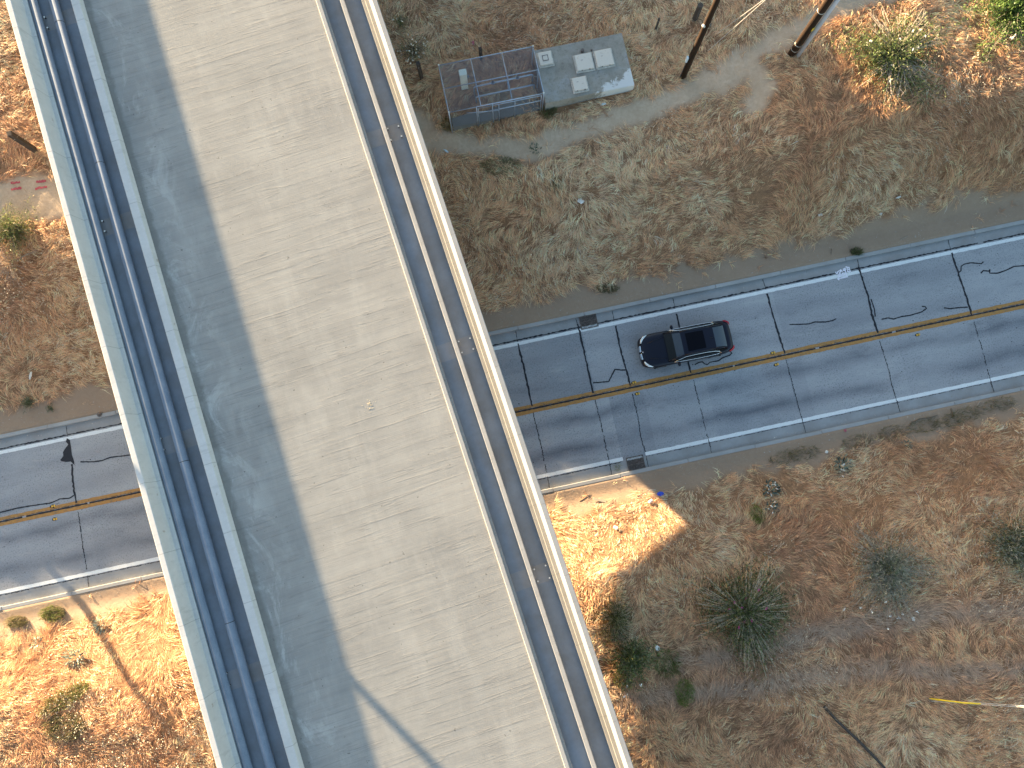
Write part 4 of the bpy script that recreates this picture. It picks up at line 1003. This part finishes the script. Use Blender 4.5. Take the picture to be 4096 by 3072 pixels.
for i in range(64):
    th = random.uniform(-2.6, -.4) if i < 34 else random.uniform(.2, 2.4); rr = random.uniform(1.2, 2.7)
    a = Vector((random.gauss(0, .25), random.gauss(-.2, .2), .5)); t = Vector((math.cos(th) * rr, math.sin(th) * rr, random.uniform(.5, 1.0))); m_ = a.lerp(t, .5) + Vector((0, 0, .25))
    dm.tube([a, m_, t], [.022, .016, .007], 4, cap=False)
    for _ in range(3):
        k = m_.lerp(t, random.uniform(.1, .8)); dm.tube([k, k + Vector((math.cos(th + random.uniform(-.8, .8)), math.sin(th + random.uniform(-.8, .8)), random.uniform(0, .3))) * random.uniform(.25, .5)], [.009, .004], 4, cap=False)
dm.build("dead_branches", M['deadstem'], r1)
shrub(4030, 62, 2.8, 1.6, "bright green bush with white flowers in the top right corner", BRIGHT, 150, 10500, (.15, .26), (.034, .058), flowers=((.85, .84, .80), 26, .10), spread=.5)
shrub(2965, 2440, 2.55, 1.25, "big dark bush of radiating bare stalks with small pink flowers, alone in the dry grass", DARK + [(.11, .14, .05)], 240, 7500, (.14, .26), (.028, .046), stem='palestem', flowers=((.62, .10, .36), 10, .05), bare_c=.55, stem_r=.024, droop=.42, jit=.13)
shrub(2455, 2470, 1.3, .95, "dark spiky bush against the right edge of the bridge, upper one of two", DARK + [(.17, .17, .07)], 150, 2800, (.14, .26), (.024, .04), stem='palestem', bare_c=.3, squash=(.8, 1.25), stem_r=.014, droop=.4)
shrub(2520, 2630, 1.6, .9, "dark green bush against the right edge of the bridge, lower one of two", GREEN + [(.16, .20, .12), (.19, .21, .09)], 100, 3600, (.16, .3), (.03, .05), flowers=((.7, .72, .74), 5, .05), fl_dir=(0, -1))
shrub(3545, 2270, 2.6, .75, "greyish half dry bush with white flowers along its lower edge", GREY + [(.10, .13, .06)], 210, 9000, (.12, .24), (.018, .032), stem='deadstem', flowers=((.80, .80, .78), 11, .05), fl_dir=(0, -1), bare_c=.15)
shrub(3535, 2262, .95, 1.0, "dark spiky clump growing out of the greyish bush with white flowers", DARK, 90, 900, (.08, .16), (.014, .022), stem='darkstem', bare_c=.3, droop=.4)
shrub(4040, 2190, 2.2, .85, "dark green straggling bush with a few pale pink flowers at the right edge", DARK + GREY, 110, 5000, (.14, .26), (.024, .042), stem='darkstem', flowers=((.62, .40, .42), 5, .05), fl_dir=(.5, -1))
shrub(62, 925, 1.75, .9, "green and brown bush at the left edge below the bare path", GREEN + DARK + [(.20, .19, .09), (.26, .21, .12)], 100, 5200, (.10, .2), (.02, .036))
shrub(50, 1055, 1.5, .6, "brown dead shrub at the left edge under the green bush", BROWNY, 80, 1700, (.07, .14), (.014, .024), stem='deadstem')
shrub(120, 1612, .55, .45, "small round dark green shrub at the upper road verge left of the bridge", [(.07, .10, .05), (.10, .13, .075)], 40, 1300, (.05, .1), (.014, .024))
shrub(206, 1634, .27, .25, "tiny dark green shrub beside a larger one at the upper verge", [(.07, .10, .05), (.10, .13, .075)], 18, 380, (.05, .09), (.014, .022))
shrub(1655, 205, 1.15, .5, "low weedy plant with many tiny white flowers beside the bridge near the cage", GREEN + BROWNY[:1], 70, 1500, (.06, .13), (.016, .028), flowers=((.78, .77, .72), 30, .04))
shrub(1600, 90, .6, .35, "low green weed at the top of the bridge's right edge", LIME[2:] + GREEN, 34, 800, (.06, .12), (.014, .024), flowers=((.78, .77, .72), 3, .04))
def rosette(px, py, R, n, label, cols, pods, L=.22, cat="plant", squash=(1, 1)):
    b = G(px, py); root = empty("rosette_plant", b, random.uniform(0, 6), label, cat)
    P = []; D = []; 
    for _ in range(n):
        th = random.uniform(0, 6.283); q = random.random() ** .6 * R; P.append((math.cos(th) * q * squash[0], math.sin(th) * q * squash[1], .05 + random.uniform(0, .2) * (1 - q / R * .5))); D.append((math.cos(th) * .8 + random.gauss(0, .4), math.sin(th) * .8 + random.gauss(0, .4), .5))
    leafcloud(root, "foliage", np.array(P), np.array(D), (L * .7, L * 1.2), (L * .25, L * .42), cols)
    if pods:
        for i in range(pods):
            th = random.uniform(0, 6.283); q = math.sqrt(random.random()) * R * .9; p0 = Vector((math.cos(th) * q * squash[0], math.sin(th) * q * squash[1], .2)); d = Vector((random.gauss(.2, .4), random.gauss(.3, .4), 1)).normalized()
            MB().tube([p0, p0 + d * .10, p0 + d * .17], [.012, .03, .022], 7).build("flower", M['paper'], root, smooth=True)
GL2 = [(.08, .12, .10), (.11, .155, .125), (.16, .20, .165)]
rosette(3081, 1960, .42, 120, "blue green leafy plant with white buds below the road, left one of two", GL2, 12)
rosette(3083, 2030, .30, 70, "small blue green leafy plant with white buds hugging a larger one", GL2, 7)
rosette(3366, 1866, .44, 130, "blue green leafy plant with white buds below the road, right one of two", GL2, 7, squash=(1.2, .8))
rosette(405, 2500, .33, 70, "small grey green plant beside the long shadow on the lower left bank", GLAUC, 0)
rosette(157, 2574, .26, 50, "small grey green plant at lower left, farthest from the bridge", GLAUC, 0)
rosette(308, 2630, .48, 130, "largest grey green plant on the sunlit lower left bank", GLAUC, 0, squash=(.85, 1.2))
rosette(2140, 600, .26, 50, "small dark green plant on the bare path under the vault", [(.05, .08, .05), (.08, .11, .07)], 0, L=.15)
rosette(3623, 1780, .22, 45, "faint blue green sprig in the grass under the right kerb", GL2, 0, L=.14)
def tuft(px, py, R, n, label, cols, h=.32, name="weed_patch", squash=(1, 1), rot=0.0):
    b = G(px, py); root_s = MB(); th = rng.uniform(0, 6.283, n); q = np.sqrt(rng.random(n)) * R; xx = np.cos(th) * q * squash[0]; yy = np.sin(th) * q * squash[1]
    c, s_ = math.cos(rot), math.sin(rot); xx, yy = xx * c - yy * s_, xx * s_ + yy * c
    wx, wy = xx + b.x, yy + b.y; base = np.c_[xx, yy, terrain(wx, wy) - b.z]; a = rng.uniform(0, 6.283, n)
    col = np.array(cols)[rng.integers(0, len(cols), n)] * rng.uniform(.7, 1.3, n)[:, None]
    me = np_mesh(name, *blades(base, np.c_[np.cos(a), np.sin(a)], rng.uniform(.06, .2, n), rng.uniform(.3, .8, n) * h, rng.uniform(.6, 1.2, n) * h, rng.uniform(.012, .022, n), col, 1.2))
    o = link(name, me, M['leaf']); o.location = b; tag(o, label, "weeds")
OLIVE = [(.15, .145, .06), (.20, .175, .085), (.11, .12, .045), (.25, .20, .12)]
tuft(215, 2452, .55, 700, "yellow green grass tuft at the lower left verge, nearer the bridge", LIME + OLIVE, squash=(1.2, .7))
tuft(72, 2485, .5, 420, "olive green grass tuft at the lower left verge, farther from the bridge", OLIVE, squash=(1.2, .6))
tuft(262, 2790, .95, 1100, "long strip of yellow green weeds on the lower left bank", LIME + OLIVE, squash=(1.4, .45), rot=.5)
tuft(265, 2905, .9, 900, "dark olive patch of weeds near the bottom left", OLIVE + DARK, .3, squash=(1.2, .7))
tuft(2668, 2650, .7, 620, "bright green grass patch below the pink flowered bush, upper of two", [(.10, .19, .035), (.13, .23, .045), (.08, .12, .03)])
tuft(2735, 2765, .58, 620, "bright green grass patch near the bottom, lower of two", [(.14, .26, .035), (.18, .31, .05), (.11, .19, .03), (.25, .26, .09)], squash=(.8, 1.15))
tuft(3020, 2055, .42, 420, "lime green tuft beside the blue green plants", [(.24, .30, .06), (.30, .32, .10), (.2, .22, .06)], squash=(.8, 1.1))
tuft(2488, 2715, .45, 500, "olive weed with small white flowers under the bushes beside the bridge", OLIVE + LIME[:1], .25)
tuft(2000, 665, .8, 700, "low green weeds under the path right of the bridge", [(.09, .13, .05), (.13, .165, .065)], .18, squash=(1.4, .6))
tuft(2225, 745, .35, 260, "small green tuft in the brown slope above the road", LIME[2:] + OLIVE, .16)
tuft(2192, 448, .45, 420, "green weeds at the lower left corner of the concrete vault", BRIGHT + OLIVE, .28)
tuft(1795, 500, .4, 260, "green weeds at the lower left corner of the chain link cage", BRIGHT[:1] + OLIVE, .28)
tuft(2150, 338, .01, 4, "few green blades inside the cage beside the vault", OLIVE, .2)
tuft(3925, 215, .5, 420, "small green patch in the sunlit grass below the white flowered bush", BRIGHT + OLIVE, .22)
tuft(3425, 1008, .0 + .3, 300, "dark green weed at the upper verge right of the car", DARK + GREEN, .22, squash=(1.2, .7))
tuft(3100, 1146, .16, 130, "small olive weed growing in the upper gutter", OLIVE, .08)
tuft(2468, 1868, .2, 170, "small green weed in the lower gutter beside the drain grate", BRIGHT + OLIVE, .14)
tuft(2430, 1155, .5, 360, "dark weeds at the foot of the brown slope above the drain", DARK + OLIVE, .2, squash=(1.3, .5))
for (a, b_, lab) in ((3140, 1828, "dark weed clump on the lower verge, first right of the drain"), (3215, 1812, "dark weed clump on the lower verge, second right of the drain"), (3425, 1764, "dark weed clump on the lower verge above the right blue green plant"),
                     (3568, 1728, "dark weed clump on the lower verge left of the curved stick"), (3690, 1702, "dark weed clump on the lower verge just under the curved stick"), (3795, 1682, "dark weed clump on the lower verge right of the curved stick"), (3868, 1656, "dark weed clump on the lower verge near the straight stick"), (3992, 1618, "dark weed clump on the lower verge nearest the right edge")):
    tuft(a, b_, .62, 230, lab, OLIVE + [(.32, .24, .14), (.10, .11, .05)], .26, squash=(1.5, .6), rot=RA)
tuft(1990, 385, .6, 500, "pale dry broad leaved plant on the floor of the cage", [(.50, .42, .28), (.62, .54, .38), (.22, .23, .14)], .2, name="dry_plant", squash=(1.4, .6))

# ================================================================== LITTER AND STICKS
def stick(pts, r, label, name="stick", mat='twig'):
    P = [G(*p) for p in pts]; c = P[0]
    o = MB().tube([p - c + Vector((0, 0, r * (.9 if r < .06 else 1.6))) for p in P], [r] * (len(P) - 1) + [r * .5], 7).build(name, M[mat], smooth=True); o.location = c; tag(o, label, "stick" if name == "stick" else "pole")  # "pole" includes the tube added in place of the trench
stick([(3634, 1706), (3645, 1690), (3680, 1674), (3725, 1668), (3750, 1660)], .028, "long curved dead branch lying on the lower right verge")
stick([(3798, 1620), (3806, 1642), (3815, 1668)], .05, "short straight grey stick pointing at the lower right kerb")
stick([(3604, 958), (3620, 950), (3633, 944)], .018, "thin pale stick on the upper verge near the right edge", mat='deadstem')
stick([(3325, 996), (3324, 1018)], .022, "short dark stick on the upper verge behind the car")
stick([(3905, 1626), (3915, 1612), (3920, 1606)], .018, "short pale stick on the lower right verge near the road", mat='deadstem')
stick([(2318, 2005), (2345, 1988), (2362, 1978)], .016, "reddish brown dead branch on the sunlit verge beside the bridge")
stick([(3292, 2822), (3345, 2880), (3420, 2950), (3480, 3010), (3560, 3095)], .075, "dark tube in place of a narrow trench in the bottom right grass", name="trench_stand_in", mat='postwood')  # added wooden tube drawn where a dark trench runs through the grass
def board():
    a, b = G(2372, 1994), G(2425, 2006); c = (a + b) / 2; d = b - a; o = MB().box((0, 0, .05), (d.length, .12, .03), rz=math.atan2(d.y, d.x)).build("wooden_board", M['plank']); o.location = c
    tag(o, "pale wooden board lying in the sunlit grass beside the bridge", "board")
board()
def rag(px, py, r, mat, label, name, cat, sq=(1, .7, .35), dz=.12):
    b = G(px, py); bm = bmesh.new(); bmesh.ops.create_icosphere(bm, subdivisions=3, radius=1)
    for v in bm.verts:
        n = math.sin(v.co.x * 7 + px) * .18 + math.sin(v.co.y * 9 + py) * .16 + math.sin(v.co.z * 8 + px * .3) * .14
        v.co = Vector((v.co.x * r * sq[0], v.co.y * r * sq[1], v.co.z * r * sq[2])) * (1 + n)
    me = bpy.data.meshes.new(name); bm.to_mesh(me); bm.free(); o = link(name, me, M[mat]); o.location = b + Vector((0, 0, dz)); o.rotation_euler = (random.uniform(-.3, .3), random.uniform(-.3, .3), random.uniform(0, 6)); tag(o, label, cat)
rag(2640, 1975, .16, 'blue', "crumpled bright blue cloth in the shaded grass near the lower drain", "cloth", "cloth")
rag(2600, 2004, .15, 'paper', "crumpled white paper beside the blue cloth", "paper", "litter", (1, .45, .3))
rag(2462, 2110, .13, 'paper', "white paper scrap in the middle of the sunlit grass patch", "paper", "litter", (1.1, .6, .3))
rag(2628, 2590, .11, 'paper', "small square white scrap below the bushes beside the bridge", "paper", "litter", (1, 1, .2))
rag(2413, 419, .10, 'bottle', "pale plastic bottle in the grass below the vault", "plastic_bottle", "bottle", (1.4, .5, .45), .06)
rag(1785, 606, .10, 'bottle', "pale plastic bottle on the path beside the bridge", "plastic_bottle", "bottle", (1.3, .5, .45), .05)
rag(1893, 176, .11, 'pinkcan', "pink and white wrapper behind the chain link cage", "wrapper", "litter", (1, .6, .4))
rag(2322, 806, .2, 'paper', "white torn bag in the brown slope above the drain", "paper", "litter", (.9, .7, .2), .1)
rag(3278, 862, .11, 'paper', "white scrap in the grass slope above the road mark", "paper", "litter", (1.2, .6, .3), .1)
rag(3590, 792, .10, 'paper', "thin pale scrap at the top of the right slope", "paper", "litter", (.4, 1.5, .3), .12)
rag(128, 1502, .17, 'paper', "twisted pale scrap in the dry slope left of the bridge", "paper", "litter", (.35, 1.2, .3), .12)
rag(3520, 857, .07, 'paper', "tiny white scrap near the upper right verge", "paper", "litter", (1, .8, .4), .08)
rag(400, 1658, .13, 'cast', "dark stone beside the upper kerb left of the bridge", "stone", "stone", (1, .8, .6), .05)
rag(372, 1672, .14, 'gutter', "flat broken kerb chip at the upper kerb left of the bridge", "concrete_chip", "concrete chip", (1.3, .5, .2), .05)
rag(3380, 1722, .08, 'pinkcan', "small red scrap on the lower right verge", "wrapper", "litter", (1, .8, .4), .03)
rag(3096, 1748, .11, 'paper', "white scrap in the lower gutter under the car's lane", "paper", "litter", (1, .7, .4), .03)
rag(3304, 1807, .10, 'paper', "white scrap at the edge of the lower verge grass", "paper", "litter", (1, .7, .4), .06)
def deck_debris():
    p = W(1478, 1622, 7.0); m = MB()
    for _ in range(46):
        r = random.uniform(.008, .024); m.ico((random.gauss(0, .11), random.gauss(0, .13), r * .2), r, 1, (1, random.uniform(.5, 1), .3), .25)
    o = m.build("mortar_crumbs", M['plank']); o.location = (p[0], p[1], 7.0); tag(o, kind="stuff")
deck_debris()
